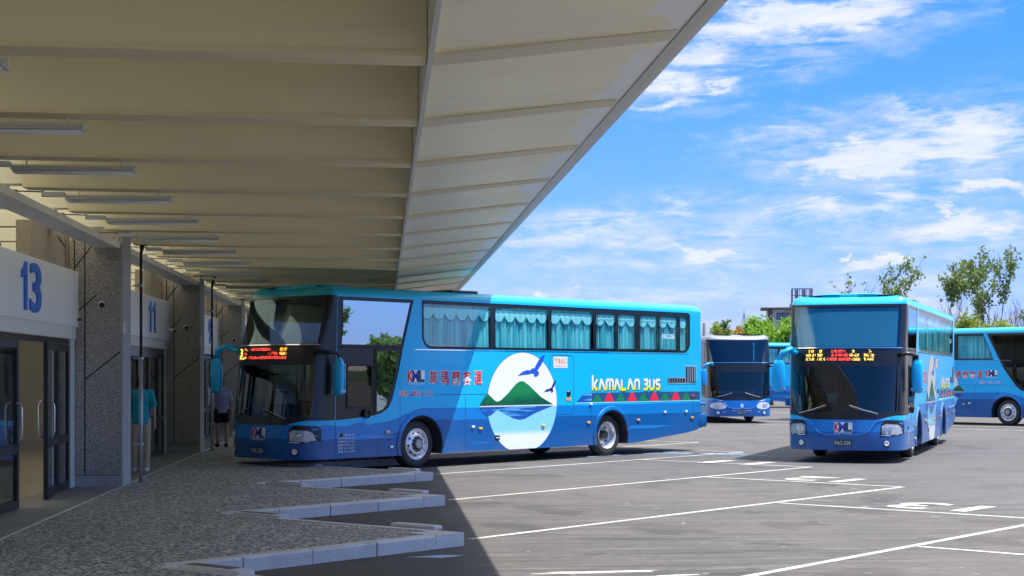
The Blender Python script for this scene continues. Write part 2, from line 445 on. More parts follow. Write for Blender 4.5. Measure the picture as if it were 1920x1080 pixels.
class MB:
    def __init__(s):
        s.v = []; s.f = []; s.mi = []; s.mats = []
    def m(s, name):
        if name not in s.mats:
            s.mats.append(name)
        return s.mats.index(name)
    def add(s, verts, faces, mt):
        b = len(s.v); k = s.m(mt)
        s.v += [Vector(v) for v in verts]
        for f in faces:
            s.f.append([b + i for i in f]); s.mi.append(k)
        return s
    def box(s, x0, x1, y0, y1, z0, z1, mt):
        v = [(x, y, z) for x in (x0, x1) for y in (y0, y1) for z in (z0, z1)]
        return s.add(v, [(0, 1, 3, 2), (4, 6, 7, 5), (0, 4, 5, 1), (2, 3, 7, 6), (0, 2, 6, 4), (1, 5, 7, 3)], mt)
    def bbox(s, x0, x1, y0, y1, z0, z1, mt, b=.01):
        """box with chamfered edges"""
        bm = bmesh.new(); bmesh.ops.create_cube(bm, size=1)
        for v in bm.verts:
            v.co = Vector(((x0 + x1) / 2 + v.co.x * (x1 - x0), (y0 + y1) / 2 + v.co.y * (y1 - y0), (z0 + z1) / 2 + v.co.z * (z1 - z0)))
        bmesh.ops.bevel(bm, geom=bm.edges[:], offset=b, segments=2, affect='EDGES', profile=.5)
        bm.verts.index_update()
        s.add([v.co.copy() for v in bm.verts], [[v.index for v in f.verts] for f in bm.faces], mt); bm.free()
        return s
    def tube(s, pts, r, mt, n=10, cap=True):
        pts = [Vector(p) for p in pts]
        rs = r if isinstance(r, (list, tuple)) else [r] * len(pts)
        b = []
        up = None
        for i, p in enumerate(pts):
            d = (pts[min(i + 1, len(pts) - 1)] - pts[max(i - 1, 0)]).normalized()
            if up is None:
                up = Vector((0, 0, 1)) if abs(d.z) < .9 else Vector((1, 0, 0))
            a = d.cross(up).normalized(); c = a.cross(d).normalized(); up = c
            b += [p + (a * math.cos(q * 2 * math.pi / n) + c * math.sin(q * 2 * math.pi / n)) * rs[i] for q in range(n)]
        f = []
        for i in range(len(pts) - 1):
            for q in range(n):
                f.append((i * n + q, i * n + (q + 1) % n, (i + 1) * n + (q + 1) % n, (i + 1) * n + q))
        if cap:
            f.append(tuple(range(n - 1, -1, -1))); f.append(tuple((len(pts) - 1) * n + q for q in range(n)))
        return s.add(b, f, mt)
    def prism(s, poly, z0, z1, mt):
        n = len(poly)
        v = [(x, y, z0) for x, y in poly] + [(x, y, z1) for x, y in poly]
        f = [tuple(range(n - 1, -1, -1)), tuple(range(n, 2 * n))] + [(i, (i + 1) % n, n + (i + 1) % n, n + i) for i in range(n)]
        return s.add(v, f, mt)
    def lathe(s, prof, M, mt, n=32):
        """prof: (radius, height) pairs; M places the axis (local z)"""
        v = []; f = []
        for r, h in prof:
            v += [M @ Vector((r * math.cos(q * 2 * math.pi / n), r * math.sin(q * 2 * math.pi / n), h)) for q in range(n)]
        for i in range(len(prof) - 1):
            for q in range(n):
                f.append((i * n + q, i * n + (q + 1) % n, (i + 1) * n + (q + 1) % n, (i + 1) * n + q))
        return s.add(v, f, mt)
    def grid(s, fn, nu, nv, mt):
        v = [fn(i / nu, j / nv) for i in range(nu + 1) for j in range(nv + 1)]
        f = [(i * (nv + 1) + j, (i + 1) * (nv + 1) + j, (i + 1) * (nv + 1) + j + 1, i * (nv + 1) + j + 1) for i in range(nu) for j in range(nv)]
        return s.add(v, f, mt)
    def flat(s, vf, fn, mt):
        return s.add([fn(a, b) for a, b in vf[0]], vf[1], mt)
    def build(s, name, parent=None, smooth=False, loc=None):
        return obj_from(name, s.v, s.f, s.mats, parent, s.mi, smooth, loc)

def ev_mesh(o):
    COL.objects.link(o)
    dg = bpy.context.evaluated_depsgraph_get()
    oe = o.evaluated_get(dg)
    me = bpy.data.meshes.new_from_object(oe)
    COL.objects.unlink(o)
    v = [tuple(p.co) for p in me.vertices]; f = [tuple(p.vertices) for p in me.polygons]
    bpy.data.meshes.remove(me)
    return v, f

def fill2(outer, holes=(), maxlen=None):
    """filled 2-D polygon with holes -> ([(a, b)], faces)"""
    c = bpy.data.curves.new('outline', 'CURVE'); c.dimensions = '2D'; c.fill_mode = 'BOTH'
    for poly in [outer] + list(holes):
        sp = c.splines.new('POLY'); sp.points.add(len(poly) - 1)
        for p, (a, b) in zip(sp.points, poly):
            p.co = (a, b, 0, 1)
        sp.use_cyclic_u = True
    o = bpy.data.objects.new('outline', c)
    v, f = ev_mesh(o)
    bpy.data.objects.remove(o); bpy.data.curves.remove(c)
    if maxlen:
        bm = bmesh.new()
        vs_ = [bm.verts.new(p) for p in v]
        for q in f:
            try: bm.faces.new([vs_[i] for i in q])
            except ValueError: pass
        bmesh.ops.remove_doubles(bm, verts=bm.verts[:], dist=1e-5)
        for _ in range(6):
            es = [e for e in bm.edges if e.calc_length() > maxlen]
            if not es: break
            bmesh.ops.subdivide_edges(bm, edges=es, cuts=1, use_grid_fill=False)
            bmesh.ops.triangulate(bm, faces=[q for q in bm.faces if len(q.verts) > 3])
        bm.verts.index_update()
        v = [tuple(x.co) for x in bm.verts]; f = [tuple(x.index for x in q.verts) for q in bm.faces]
        bm.free()
    return [(p[0], p[1]) for p in v], f

TXT = {}
def text2(body, x0, x1, z0, z1, off=0.0, shear=0.0):
    """text fitted in a box of the plane"""
    def raw(offset):
        k = (body, offset, shear)
        if k not in TXT:
            c = bpy.data.curves.new('t', 'FONT'); c.body = body; c.offset = offset; c.shear = shear; c.resolution_u = 3
            c.fill_mode = 'FRONT'
            o = bpy.data.objects.new('t', c); TXT[k] = ev_mesh(o)
            bpy.data.objects.remove(o); bpy.data.curves.remove(c)
        return TXT[k]
    v, f = raw(0.0)
    ax = min(p[0] for p in v); bx = max(p[0] for p in v); ay = min(p[1] for p in v); by = max(p[1] for p in v)
    if off:
        v, f = raw(off)
    return [(x0 + (p[0] - ax) / (bx - ax) * (x1 - x0), z0 + (p[1] - ay) / (by - ay) * (z1 - z0)) for p in v], f

def stroke(pts, wd):
    """polyline with thickness in the plane, mitred"""
    pts = [Vector(p) for p in pts]; L = []; Rr = []
    n = len(pts)
    for i, p in enumerate(pts):
        d0 = (p - pts[i - 1]).normalized() if i else (pts[1] - p).normalized()
        d1 = (pts[i + 1] - p).normalized() if i < n - 1 else d0
        nn = Vector((-(d0.y + d1.y), d0.x + d1.x))
        nn = nn.normalized() if nn.length > 1e-6 else Vector((-d0.y, d0.x))
        k = wd / 2 / max(.45, nn.dot(Vector((-d0.y, d0.x))))
        L.append(tuple(p + nn * k)); Rr.append(tuple(p - nn * k))
    v = L + Rr
    return v, [(i, i + 1, n + i + 1, n + i) for i in range(n - 1)]

def rrect(x0, x1, y0, y1, r, n=5, corners=(1, 1, 1, 1)):
    """rounded rectangle, counter-clockwise from bottom left"""
    out = []
    for k, (cx, cy, a0, sx, sy) in enumerate(((x0, y0, 180, 1, 1), (x1, y0, 270, -1, 1), (x1, y1, 0, -1, -1), (x0, y1, 90, 1, -1))):
        rr = r * corners[k]
        if rr <= 0:
            out.append((cx, cy)); continue
        for i in range(n + 1):
            a = R(a0 + 90 * i / n)
            out.append((cx + sx * rr + rr * math.cos(a), cy + sy * rr + rr * math.sin(a)))
    return out

def ellipse(cx, cy, rx, ry, n=24):
    return [(cx + rx * math.cos(2 * math.pi * i / n), cy + ry * math.sin(2 * math.pi * i / n)) for i in range(n)]

def tag(o, label=None, cat=None, group=None, kind=None):
    if label: o['label'] = label
    if cat: o['category'] = cat
    if group: o['group'] = group
    if kind: o['kind'] = kind
    return o

def empty(name, loc=(0, 0, 0), rz=0):
    o = bpy.data.objects.new(name, None); COL.objects.link(o)
    o.location = loc; o.rotation_euler = (0, 0, rz); o.empty_display_size = .3
    return o

def copy_tree(o, parent=None):
    c = o.copy(); COL.objects.link(c)
    if parent: c.parent = parent
    for ch in list(o.children):
        copy_tree(ch, c)
    return c



# ---------------------------------------------------------------- the coach (local x runs from nose to tail, left flank at y = -1.25)
W = 1.25
def lerp_tab(z, tab):
    if z <= tab[0][0]: return tab[0][1]
    for (a, b), (c, d) in zip(tab, tab[1:]):
        if z <= c: return b + (d - b) * (z - a) / (c - a)
    return tab[-1][1]
DEP = [(0, .80), (.55, .86), (1.0, .84), (2.45, .68), (3.42, .27), (3.7, .12)]
def sc(z): return .52 + .07 * max(0, min(1, (z - 1) / 2.4))
def front_s(wd, z):
    k = max(0.0, 1 - min(1, abs(wd) / W) ** 2.8) ** (1 / 2.8)
    return sc(z) - lerp_tab(z, DEP) * k
def front_pt(wd, z, off=0.0):
    """point of the nose surface pushed out by off"""
    wd = max(-W, min(W, wd)); p = Vector((front_s(wd, z), wd, z))
    wd = max(-W * .998, min(W * .998, wd))
    e = .004
    a = Vector((front_s(wd + e, z) - front_s(wd - e, z), 2 * e, 0)); b = Vector((front_s(wd, z + e) - front_s(wd, z - e), 0, 2 * e))
    nn = b.cross(a).normalized()
    if nn.x > 0: nn = -nn
    return p + nn * off
def zb(wd):
    """line where the painted nose meets the black glass"""
    a = abs(wd)
    t = max(0, min(1, (a - .62) / .5)); t = t * t * (3 - 2 * t)
    return .93 + .09 * t
def side_pt(side, off=0.0):
    return lambda a, b: Vector((a, side * (W + off), b))
def wsamp(w0, w1, n):
    def ang(q):
        q = max(-1, min(1, q / W)); return math.copysign(math.asin(abs(q) ** 1.4), q)
    a0, a1 = ang(w0), ang(w1); out = []
    for i in range(n + 1):
        sn = math.sin(a0 + (a1 - a0) * i / n)
        out.append(math.copysign(W * abs(sn) ** (1 / 1.4), sn))
    return out
def front_grid(mb, w0, w1, zlo, zhi, mt, nw=24, nz=6, off=0.0):
    ws = wsamp(w0, w1, nw)
    lo = zlo if callable(zlo) else (lambda q: zlo); hi = zhi if callable(zhi) else (lambda q: zhi)
    mb.grid(lambda u, v: front_pt(ws[round(u * nw)], lo(ws[round(u * nw)]) * (1 - v) + hi(ws[round(u * nw)]) * v, off), nw, nz, mt)

def arch(cx, cz, r, zbot, n=14):
    a = math.acos(max(-1, min(1, (cz - zbot) / r)))   # half angle left open at the bottom
    out = []
    for i in range(n + 1):
        t = math.pi + (math.pi / 2 - a) * 0 - 0
        ang = -math.pi / 2 - a - (2 * math.pi - 2 * a) * i / n
        out.append((cx + r * math.cos(ang), cz + r * math.sin(ang)))
    return out

S_END = 12.62
AX = (2.85, 9.07)
CAB_L = [(.532, 1.02), (1.10, 1.055), (1.50, 1.085), (1.75, 1.14), (1.93, 1.24), (2.04, 1.42), (2.12, 1.66), (2.22, 1.98), (2.33, 2.42), (2.63, 3.40), (.600, 3.40)]
CAB_R = [(.532, 1.02), (1.5, 1.10), (2.0, 1.20), (2.3, 1.32), (2.47, 1.45), (2.74, 1.80), (2.99, 2.14), (3.66, 3.40), (.60, 3.40)]

KAM = {   # strokes of the stylised lettering, unit height 1
 'k': (.62, [[(0, 0), (0, 1.4)], [(.55, 1), (.12, .45), (.55, 0)]]),
 'A': (.72, [[(0, 0), (.22, .95), (.30, .95), (.72, 0)]]),
 'm': (.84, [[(0, 0), (0, .8), (.1, .97), (.3, .97), (.4, .85), (.4, 0)], [(.4, .8), (.5, .97), (.68, .97), (.8, .8), (.8, 0)]]),
 'L': (.62, [[(0, 1), (0, .06), (.55, .06)]]),
 'n': (.62, [[(0, 0), (0, .75), (.12, .95), (.4, .95), (.55, .75), (.55, 0)]]),
 'B': (.62, [[(0, .95), (.42, .95), (.5, .8), (.38, .52), (.08, .52)], [(.38, .52), (.52, .3), (.42, .07), (0, .07)]]),
 'U': (.64, [[(0, 1), (0, .25), (.14, .05), (.4, .05), (.55, .25), (.55, 1)]]),
 'S': (.6, [[(.55, .93), (.14, .93), (.02, .75), (.14, .53), (.42, .5), (.53, .28), (.42, .07), (0, .07)]]),
}
def lettering(word, x0, x1, z0, z1, wd):
    parts = []; x = 0
    for ch in word:
        if ch == ' ':
            x += .35; continue
        adv, st = KAM[ch]
        for p in st:
            parts.append([(x + a, b) for a, b in p])
        x += adv + .16
    x -= .16
    k = (x1 - x0) / x; h = (z1 - z0) / 1.4
    return [stroke([(x0 + a * k, z0 + b * h) for a, b in p], wd) for p in parts]

def make_wheel(root, s, side, rear=False, parts=True):
    zc = .485
    # axis pointing outwards
    M = Matrix.Translation((s, side * (W - .27), zc)) @ Matrix.Rotation(R(90) * (1 if side < 0 else -1), 4, 'X')
    wh = empty('wheel', (0, 0, 0)); wh.parent = root
    t = MB()
    RT = .485
    t.lathe([(.30, -.10), (.33, -.125), (.43, -.14), (RT - .02, -.12), (RT, -.09), (RT, -.045), (RT - .012, -.04), (RT - .012, -.03), (RT, -.025), (RT, .025), (RT - .012, .03), (RT - .012, .04),
             (RT, .045), (RT, .09), (RT - .02, .125), (.44, .14), (.38, .143), (.345, .135), (.325, .125), (.30, .12)], M, 'tyre_rubber', 40)
    t.build('tyre', wh, 'angle')
    r = MB()
    if not rear:
        r.lathe([(.322, .128), (.315, .14), (.298, .138), (.285, .115), (.27, .105), (.245, .128), (.20, .155), (.175, .16), (.165, .158)], M, 'rim_silver', 40)
        r.lathe([(.165, .158), (.16, .13), (.10, .125)], M, 'rim_dark', 24)
        r.lathe([(.10, .12), (.10, .20), (.085, .215), (0, .22)], M, 'hub_metal', 20)
        hol, bol, zh = .235, .145, .142
        for k in range(10):
            a = k * math.pi / 5 + .1
            r.lathe([(.0, .0), (.026, .0)], M @ Matrix.Translation((hol * math.cos(a), hol * math.sin(a), .137)) @ Matrix.Rotation(a, 4, 'Z') @ Matrix.Rotation(R(30), 4, 'Y'), 'rim_dark', 12)
        for k in range(10):
            a = k * math.pi / 5 + .35
            r.lathe([(.014, -.03), (.014, .035), (.009, .04), (0, .04)], M @ Matrix.Translation((bol * math.cos(a), bol * math.sin(a), .13)), 'rim_silver', 8)
    else:
        r.lathe([(.322, .128), (.312, .14), (.30, .132), (.285, .10), (.275, .02), (.268, -.03), (.24, -.045), (.20, -.05), (.15, -.035), (.12, -.03)], M, 'rim_silver', 40)
        r.lathe([(.12, -.03), (.115, .04), (.10, .06), (.09, .09), (0, .095)], M, 'rim_dark', 20)
        for k in range(8):
            a = k * math.pi / 4 + .1
            r.lathe([(.0, .0), (.03, .0)], M @ Matrix.Translation((.225 * math.cos(a), .225 * math.sin(a), -.038)), 'rim_dark', 12)
            r.lathe([(.013, -.03), (.013, .03), (0, .034)], M @ Matrix.Translation((.155 * math.cos(a + .3), .155 * math.sin(a + .3), -.03)), 'hub_metal', 8)
    r.build('rim', wh, 'angle')

def curtain(root, side, s0, s1, z0, z1, y, lit=1):
    mb = MB()
    n = max(8, int((s1 - s0) / .022))
    rnd = random.Random(int(s0 * 100) + side)
    ph = [rnd.uniform(.7, 1.35) for _ in range(n + 1)]
    a = 0; ys = []
    for k in range(n + 1):
        a += 1.35 * ph[k]
        ys.append(math.sin(a) * .034 + math.sin(a * .31) * .02)
    mb.grid(lambda u, v: Vector((s0 + (s1 - s0) * u, side * (y + ys[round(u * n)] * (1 - .35 * v)), z0 + (z1 - z0) * v)), n, 1, 'curtain_teal')
    # scalloped valance
    ns = max(1, round((s1 - s0) / .36)); m = ns * 12
    top = z1 - .115
    def val(u, v, lo=None):
        q = (u * ns) % 1.0 if u < 1 else 1.0
        drop = .13 + .12 * math.sin(math.pi * q) ** .7
        return Vector((s0 + (s1 - s0) * u, side * (y + .045 + .012 * math.sin(u * ns * 2 * math.pi * 2) * (1 - v)), top - drop * (1 - v)))
    mb.grid(val, m, 2, 'curtain_trim')
    def edge(u, v):
        p = val(u, 0)
        return Vector((p.x, p.y + side * .004, p.z - .014 + .024 * v))
    mb.grid(edge, m, 1, 'curtain_edge')
    return mb.build('curtain', root, True)

def make_bus(label, plate, style='new', side_seen=-1, detail=2, led='A', group=None, text_left=True, no_mirror=False, livery=True, blind=False, mir=1.47):
    root = empty('coach')
    tag(root, label, 'coach', group)
    PAINT = 'bus_paint' if style == 'new' else 'bus_paint_old'
    # ---- body
    mb = MB()
    zs = .28
    for side in (-1, 1):
        out = [(sc(zs), zs)]
        for cx in AX:
            a = arch(cx, .47, .60, zs)
            out += a
        out += [(9.95, zs), (12.1, .47), (12.45, .52), (S_END - .04, .56), (S_END, .62), (S_END, 3.42)]
        out += [(sc(z), z) for z in (3.42, 3.0, 2.5, 2.0, 1.5, 1.02)]
        zf = [(.62, .6)]
        band = rrect(2.86, 12.18, 2.42, 3.405, .28, 6, (1, .9, .35, .12))
        if side > 0:
            band = [(3.38, 2.42)] + rrect(3.4, 12.18, 2.42, 3.405, .28, 6, (0, .9, .35, 0))[1:-1] + [(3.80, 3.405)]
        cab = CAB_L if side < 0 else CAB_R
        vf = fill2(out, [band, cab])
        mb.flat(vf, side_pt(side), PAINT)
        # returns of the openings and the skirt edge, so that the panel has thickness
        for poly in (band, cab):
            n = len(poly)
            v = [Vector((a, side * W, b)) for a, b in poly] + [Vector((a, side * (W - .04), b)) for a, b in poly]
            mb.add(v, [(i, (i + 1) % n, n + (i + 1) % n, n + i) for i in range(n)], 'black_frame')
        # wheel housings and flared lips
        for cx in AX:
            a = arch(cx, .47, .60, zs, 20)
            n = len(a)
            v = [Vector((p, side * W, q)) for p, q in a] + [Vector((p, side * (W - .5), q)) for p, q in a]
            mb.add(v, [(i, i + 1, n + i + 1, n + i) for i in range(n - 1)], 'interior_dark')
            mb.add(v[n:], [tuple(range(n))], 'interior_dark')
            lip = []
            for (r_, y_) in ((.60, 0), (.605, .022), (.635, .03), (.69, .018), (.70, 0)):
                lip.append([Vector((cx + (p - cx) * r_ / .60, side * (W + y_), max(zs, .47 + (q - .47) * r_ / .60))) for p, q in a])
            k = len(lip)
            mb.add([p for l in lip for p in l], [(j * n + i, j * n + i + 1, (j + 1) * n + i + 1, (j + 1) * n + i) for j in range(k - 1) for i in range(n - 1)], PAINT)
    # nose
    front_grid(mb, -W, W, zs, lambda q: zb(q), PAINT, 36, 8)
    # moulded swoosh of the bumper
    for sgn in (-1, 1):
        pts = [(sgn * .05, .60), (sgn * .35, .605), (sgn * .52, .66), (sgn * .62, .80), (sgn * .70, .90), (sgn * .95, .945)]
        ribs = [front_pt(a, b, .006) for a, b in pts]
        mb.tube(ribs, .014, PAINT, 6)
    # underside of the nose, floor, tail
    ws = wsamp(-W, W, 24)
    base = [front_pt(q, zs) for q in ws]
    mb.add(base + [Vector((2.2, W, zs)), Vector((2.2, -W, zs))], [tuple(range(len(base) + 2))], 'interior_dark')
    mb.box(1.2, 2.2, -W + .03, W - .03, .30, .5, 'interior_dark')
    mb.box(3.5, 8.45, -W + .02, W - .02, .30, 1.0, 'interior_dark')
    mb.box(9.72, 12.2, -W + .05, W - .05, .55, 1.0, 'interior_dark')
    mb.box(2.3, 12.3, -.72, .72, .42, 1.05, 'interior_dark')
    def tail(u, v):
        y = W * math.sin((u - .5) * math.pi); z = .56 + (3.42 - .56) * v
        return Vector((S_END + .22 * max(0, 1 - (abs(y) / W) ** 3) ** (1 / 3) * (1 - .4 * v), y, z))
    mb.grid(tail, 16, 8, PAINT)
    # tail bumper
    mb.bbox(S_END - .12, S_END + .30, -W - .01, W + .01, .58, .92, PAINT, .05)
    mb.bbox(S_END - .02, S_END + .24, -W - .012, W + .012, 1.12, 1.20, PAINT, .03)
    # roof: rings drawn in from the outline
    rings = [(0, 3.42), (.0, 3.45), (.025, 3.52), (.08, 3.57), (.22, 3.605), (.55, 3.63), (1.05, 3.645)]
    ro = []
    N = 24
    def ring(d, z):
        pts = []
        for q in wsamp(-W, W, N):
            pts.append(Vector((front_s(q, z) + d * (1 - abs(q / W) ** 3) * 1.3, q * (1 - d / W), z)))
        for k in range(1, 20):
            pts.append(Vector((sc(z) + (S_END - sc(z)) * k / 20, W - d, z)))
        for k in range(N + 1):
            y = W * math.cos(math.pi * k / N)
            pts.append(Vector((S_END + .13 * max(0, 1 - (abs(y) / W) ** 3) ** (1 / 3) - d * .6, y * (1 - d / W), z)))
        for k in range(1, 20):
            pts.append(Vector((S_END + (sc(z) - S_END) * k / 20, -W + d, z)))
        return pts
    for d, z in rings:
        ro += ring(d, z)
    n = len(ro) // len(rings)
    mb.add(ro, [(j * n + i, j * n + (i + 1) % n, (j + 1) * n + (i + 1) % n, (j + 1) * n + i) for j in range(len(rings) - 1) for i in range(n)]
           + [tuple(range((len(rings) - 1) * n, len(rings) * n))], PAINT)
    body = mb.build('body', root, 'angle')
    # roof details
    rp = MB()
    if style == 'new':
        rp.bbox(.62, 1.5, -.62, .62, 3.56, 3.665, PAINT, .04)
        rp.build('roof_pod', root, 'angle')
        rh = MB(); rh.bbox(3.95, 4.75, -1.05, -.25, 3.595, 3.66, 'black_frame', .02); rh.build('roof_hatch', root)
    # ---- seams, doors of the luggage bays
    sm = MB()
    for side in (-1, 1):
        F = side_pt(side, .0025)
        def seam(pts, wd=.012):
            sm.flat(stroke(pts, wd * 1.4), F, 'seam_line')
        seam([(.53, .29), (.53, 1.0)], .01)
        seam([(2.25, .98), (3.3, 1.48), (6.95, 1.48)], .008) if False else seam([(2.45, 1.48), (6.95, 1.48), (7.05, 1.4), (7.05, .5)], .008)
        seam([(4.15, .29), (4.15, 1.44)], .008); seam([(5.62, .29), (5.62, 1.46)], .010); seam([(2.02, .29), (2.02, .62), (1.9, .62)], .008)
        seam([(.53, .62), (2.02, .62)], .008); seam([(1.64, .29), (1.64, .62)], .008)
        seam([(2.25, .70), (2.25, 1.9)], .006)
        seam([(12.32, .56), (12.32, 1.5)], .010); seam([(10.2, 1.24), (12.32, 1.24)], .006)
        seam([(8.3, .6), (8.3, 1.22)], .006)
        dr = rrect(6.84, 7.68, 1.0, 2.32, .12, 4)
        seam(dr + [dr[0]], .008)
        # bright moulding under the windows
        sm.flat(stroke([(2.66, 2.40), (12.1, 2.40)], .014), side_pt(side, .006), 'chrome')
    sm.build('panel_seams', root)
    # ---- glazing of the flanks
    for side in (-1, 1):
        F = side_pt(side, -.012)
        G = side_pt(side, -.004)
        if side < 0:
            cuts = [(2.93, 4.93), (5.09, 6.81), (6.93, 8.40), (8.52, 9.25), (9.33, 10.02), (10.17, 10.87), (10.95, 11.69), (11.79, 12.10)]
            band = rrect(2.85, 12.19, 2.41, 3.41, .28, 6, (1, .9, .35, .12))
        else:
            cuts = [(3.45, 4.9), (5.09, 6.81), (6.93, 8.40), (8.52, 9.25), (9.33, 10.02), (10.17, 10.87), (10.95, 11.69), (11.79, 12.10)]
            band = [(3.37, 2.41)] + rrect(3.4, 12.19, 2.41, 3.41, .28, 6, (0, .9, .35, 0))[1:-1] + [(3.80, 3.41)]
        holes = []
        for k, (a, b) in enumerate(cuts):
            if side < 0 and k == 0: h = rrect(a, b, 2.47, 3.33, .22, 6, (1, .2, .2, .2))
            elif k == len(cuts) - 1: h = rrect(a, b, 2.47, 3.31, .2, 6, (.2, 1, .4, .2))
            elif side > 0 and k == 0: h = [(a, 2.47), (b, 2.47), (b, 3.33), (a + .36, 3.33)]
            else: h = rrect(a, b, 2.47, 3.32, .045, 3)
            holes.append(h)
        sur = MB()
        sur.flat(fill2(band, holes), F, 'black_frame')
        sur.build('window_surround', root)
        for h, (a, b) in zip(holes, cuts):
            p = MB(); p.flat(fill2(h), G, 'side_glass')
            win = p.build('side_window', root)
            if detail > 1:
                curtain(win, side, a - .03, b + .03, 2.44, 3.38, W - .10)
            else:
                c = MB(); c.grid(lambda u, v: Vector((a + (b - a) * u, side * (W - .1 + .02 * math.sin(u * (b - a) * 40)), 2.44 + .9 * v)), max(6, int((b - a) / .04)), 1, 'curtain_teal'); c.build('curtain', win)
        # sliding frames of the small windows
        fr = MB()
        for k in (3, 4, 5, 6):
            a, b = cuts[k]
            r1 = rrect(a, b, 2.47, 3.32, .045, 3); r0 = rrect(a + .022, b - .022, 2.495, 3.295, .03, 3)
            fr.flat(fill2(r1, [r0]), side_pt(side, .003), 'black_frame')
        fr.build('window_frames', root)
        # cab glazing
        cab = CAB_L if side < 0 else CAB_R
        cg = MB()
        if side < 0:
            up = [(.70, 2.48), (2.27, 2.48), (2.53, 3.33), (.74, 3.33)]
            quarter = [(1.62, 1.17), (1.76, 1.20), (1.88, 1.30), (1.97, 1.46), (2.05, 1.68), (2.15, 2.0), (2.23, 2.36), (1.62, 2.36)]
            drv = [(.86, 1.28), (1.48, 1.28), (1.48, 2.06), (.86, 2.06)]
            cg.flat(fill2(cab, [up, quarter, drv]), F, 'black_frame')
            q = MB(); q.flat(fill2(up), side_pt(side, -.002), 'mirror_film'); q.build('cab_window', root)
            q = MB(); q.flat(fill2([(.66, 2.44), (2.32, 2.44), (2.58, 3.36), (.70, 3.36)]), side_pt(side, -.05), 'interior_dark'); q.flat(fill2([(1.60, 1.12), (1.80, 1.16), (2.0, 1.36), (2.1, 1.68), (2.3, 2.42), (1.60, 2.42)]), side_pt(side, -.05), 'interior_dark'); q.build('added_backing', root)  # dark sheet added behind mirrored panes to block reflections from their inner face
            q = MB(); q.flat(fill2(quarter), side_pt(side, -.002), 'mirror_film'); q.build('quarter_window', root)
            q = MB(); q.flat(fill2(drv), side_pt(side, -.002), 'cab_glass'); q.build('driver_window', root)
            q = MB(); q.flat(fill2(rrect(.82, 1.52, 1.24, 2.10, .06), [rrect(.86, 1.48, 1.28, 2.06, .04)]), side_pt(side, .004), 'black_rubber')
            q.flat(stroke([(1.58, 1.12), (1.58, 2.44)], .03), side_pt(side, .003), 'black_rubber')
            q.flat(stroke([(.60, 2.43), (2.31, 2.43)], .035), side_pt(side, .003), 'black_rubber')
            q.build('window_trim', root)
        else:
            big = [(.70, 1.12), (1.5, 1.2), (2.0, 1.30), (2.26, 1.42), (2.42, 1.55), (2.68, 1.9), (2.94, 2.22), (3.5, 3.32), (.74, 3.32)]
            cg.flat(fill2(cab, [big]), F, 'black_frame')
            q = MB(); q.flat(fill2(big), side_pt(side, -.002), 'cab_glass'); q.build('cab_window', root)
            q = MB(); q.flat(stroke([(1.7, 1.15), (1.7, 2.43)], .03), side_pt(side, .003), 'black_rubber'); q.build('door_seam', root)
        cg.build('cab_surround', root)
    # ---- nose glazing
    bl = MB()
    front_grid(bl, -W, W, lambda q: zb(q), 1.10, 'black_frame', 36, 2)
    for sgn in (-1, 1):
        a, b = (-W, -1.14) if sgn < 0 else (1.14, W)
        front_grid(bl, a, b, 1.10, 3.42, 'black_frame', 6, 12)
    front_grid(bl, -1.14, 1.14, 2.08, 2.49, 'black_frame', 30, 3)
    front_grid(bl, -1.14, 1.14, 3.37, 3.42, 'black_frame', 30, 1)
    bl.build('glazing_border', root, True)
    lw = MB(); front_grid(lw, -1.14, 1.14, 1.10, 2.08, 'cab_glass', 30, 6); lws = lw.build('windscreen', root, True)
    uw = MB(); front_grid(uw, -1.14, 1.14, 2.49, 3.37, 'top_glass', 30, 8); uw.build('upper_windscreen', root, True)
    tr = MB(); front_grid(tr, -1.18, 1.18, 2.455, 2.475, 'chrome', 30, 1, .012)
    tr.build('chrome_strip', root, True)
    if blind:
        bb = MB(); front_grid(bb, -1.1, 1.1, 2.50, 3.36, 'blind_blue', 30, 6, -.05); bb.build('sun_blind', root, True)
    # destination display
    dp = MB()
    rnd = random.Random(hash(led) % 1000 if isinstance(led, int) else ord(led))
    def ledrow(w0, w1, z, c, h=.055, p=.62):
        # reading from +w (left as seen from ahead) to -w
        step = .0125
        q = w0
        while q > w1:
            for j in range(5):
                if rnd.random() < p:
                    zz = z + (j - 2) * h / 5
                    a = front_pt(q, zz - .0045, .006); b = front_pt(q - .0095, zz - .0045, .006); c1 = front_pt(q - .0095, zz + .0045, .006); d = front_pt(q, zz + .0045, .006)
                    dp.add([a, b, c1, d], [(0, 1, 2, 3)], c)
            q -= step
            if rnd.random() < .16: q -= step * 1.8
    if led == 'A':
        for c, rows in (('led_yellow', [(.98, .86, 2.385), (.95, .86, 2.35)]),):
            pass
        o3 = text2('3', 0, .16, 2.24, 2.40)
        dp.add([front_pt(.97 - a, b, .006) for a, b in o3[0]], o3[1], 'led_yellow')
        ledrow(.96, .74, 2.21, 'led_yellow', .04)
        for z, segs in ((2.385, [(.74, .60, 'led_amber'), (.48, -.12, 'led_red'), (-.40, -.58, 'led_amber')]),
                        (2.305, [(.74, .60, 'led_red'), (-.08, -.34, 'led_red'), (-.40, -.58, 'led_yellow')]),
                        (2.225, [(.74, .62, 'led_yellow'), (.52, -.10, 'led_red'), (-.12, -.58, 'led_red')])):
            for a, b, c in segs: ledrow(a, b, z, c)
    elif led == 'B':
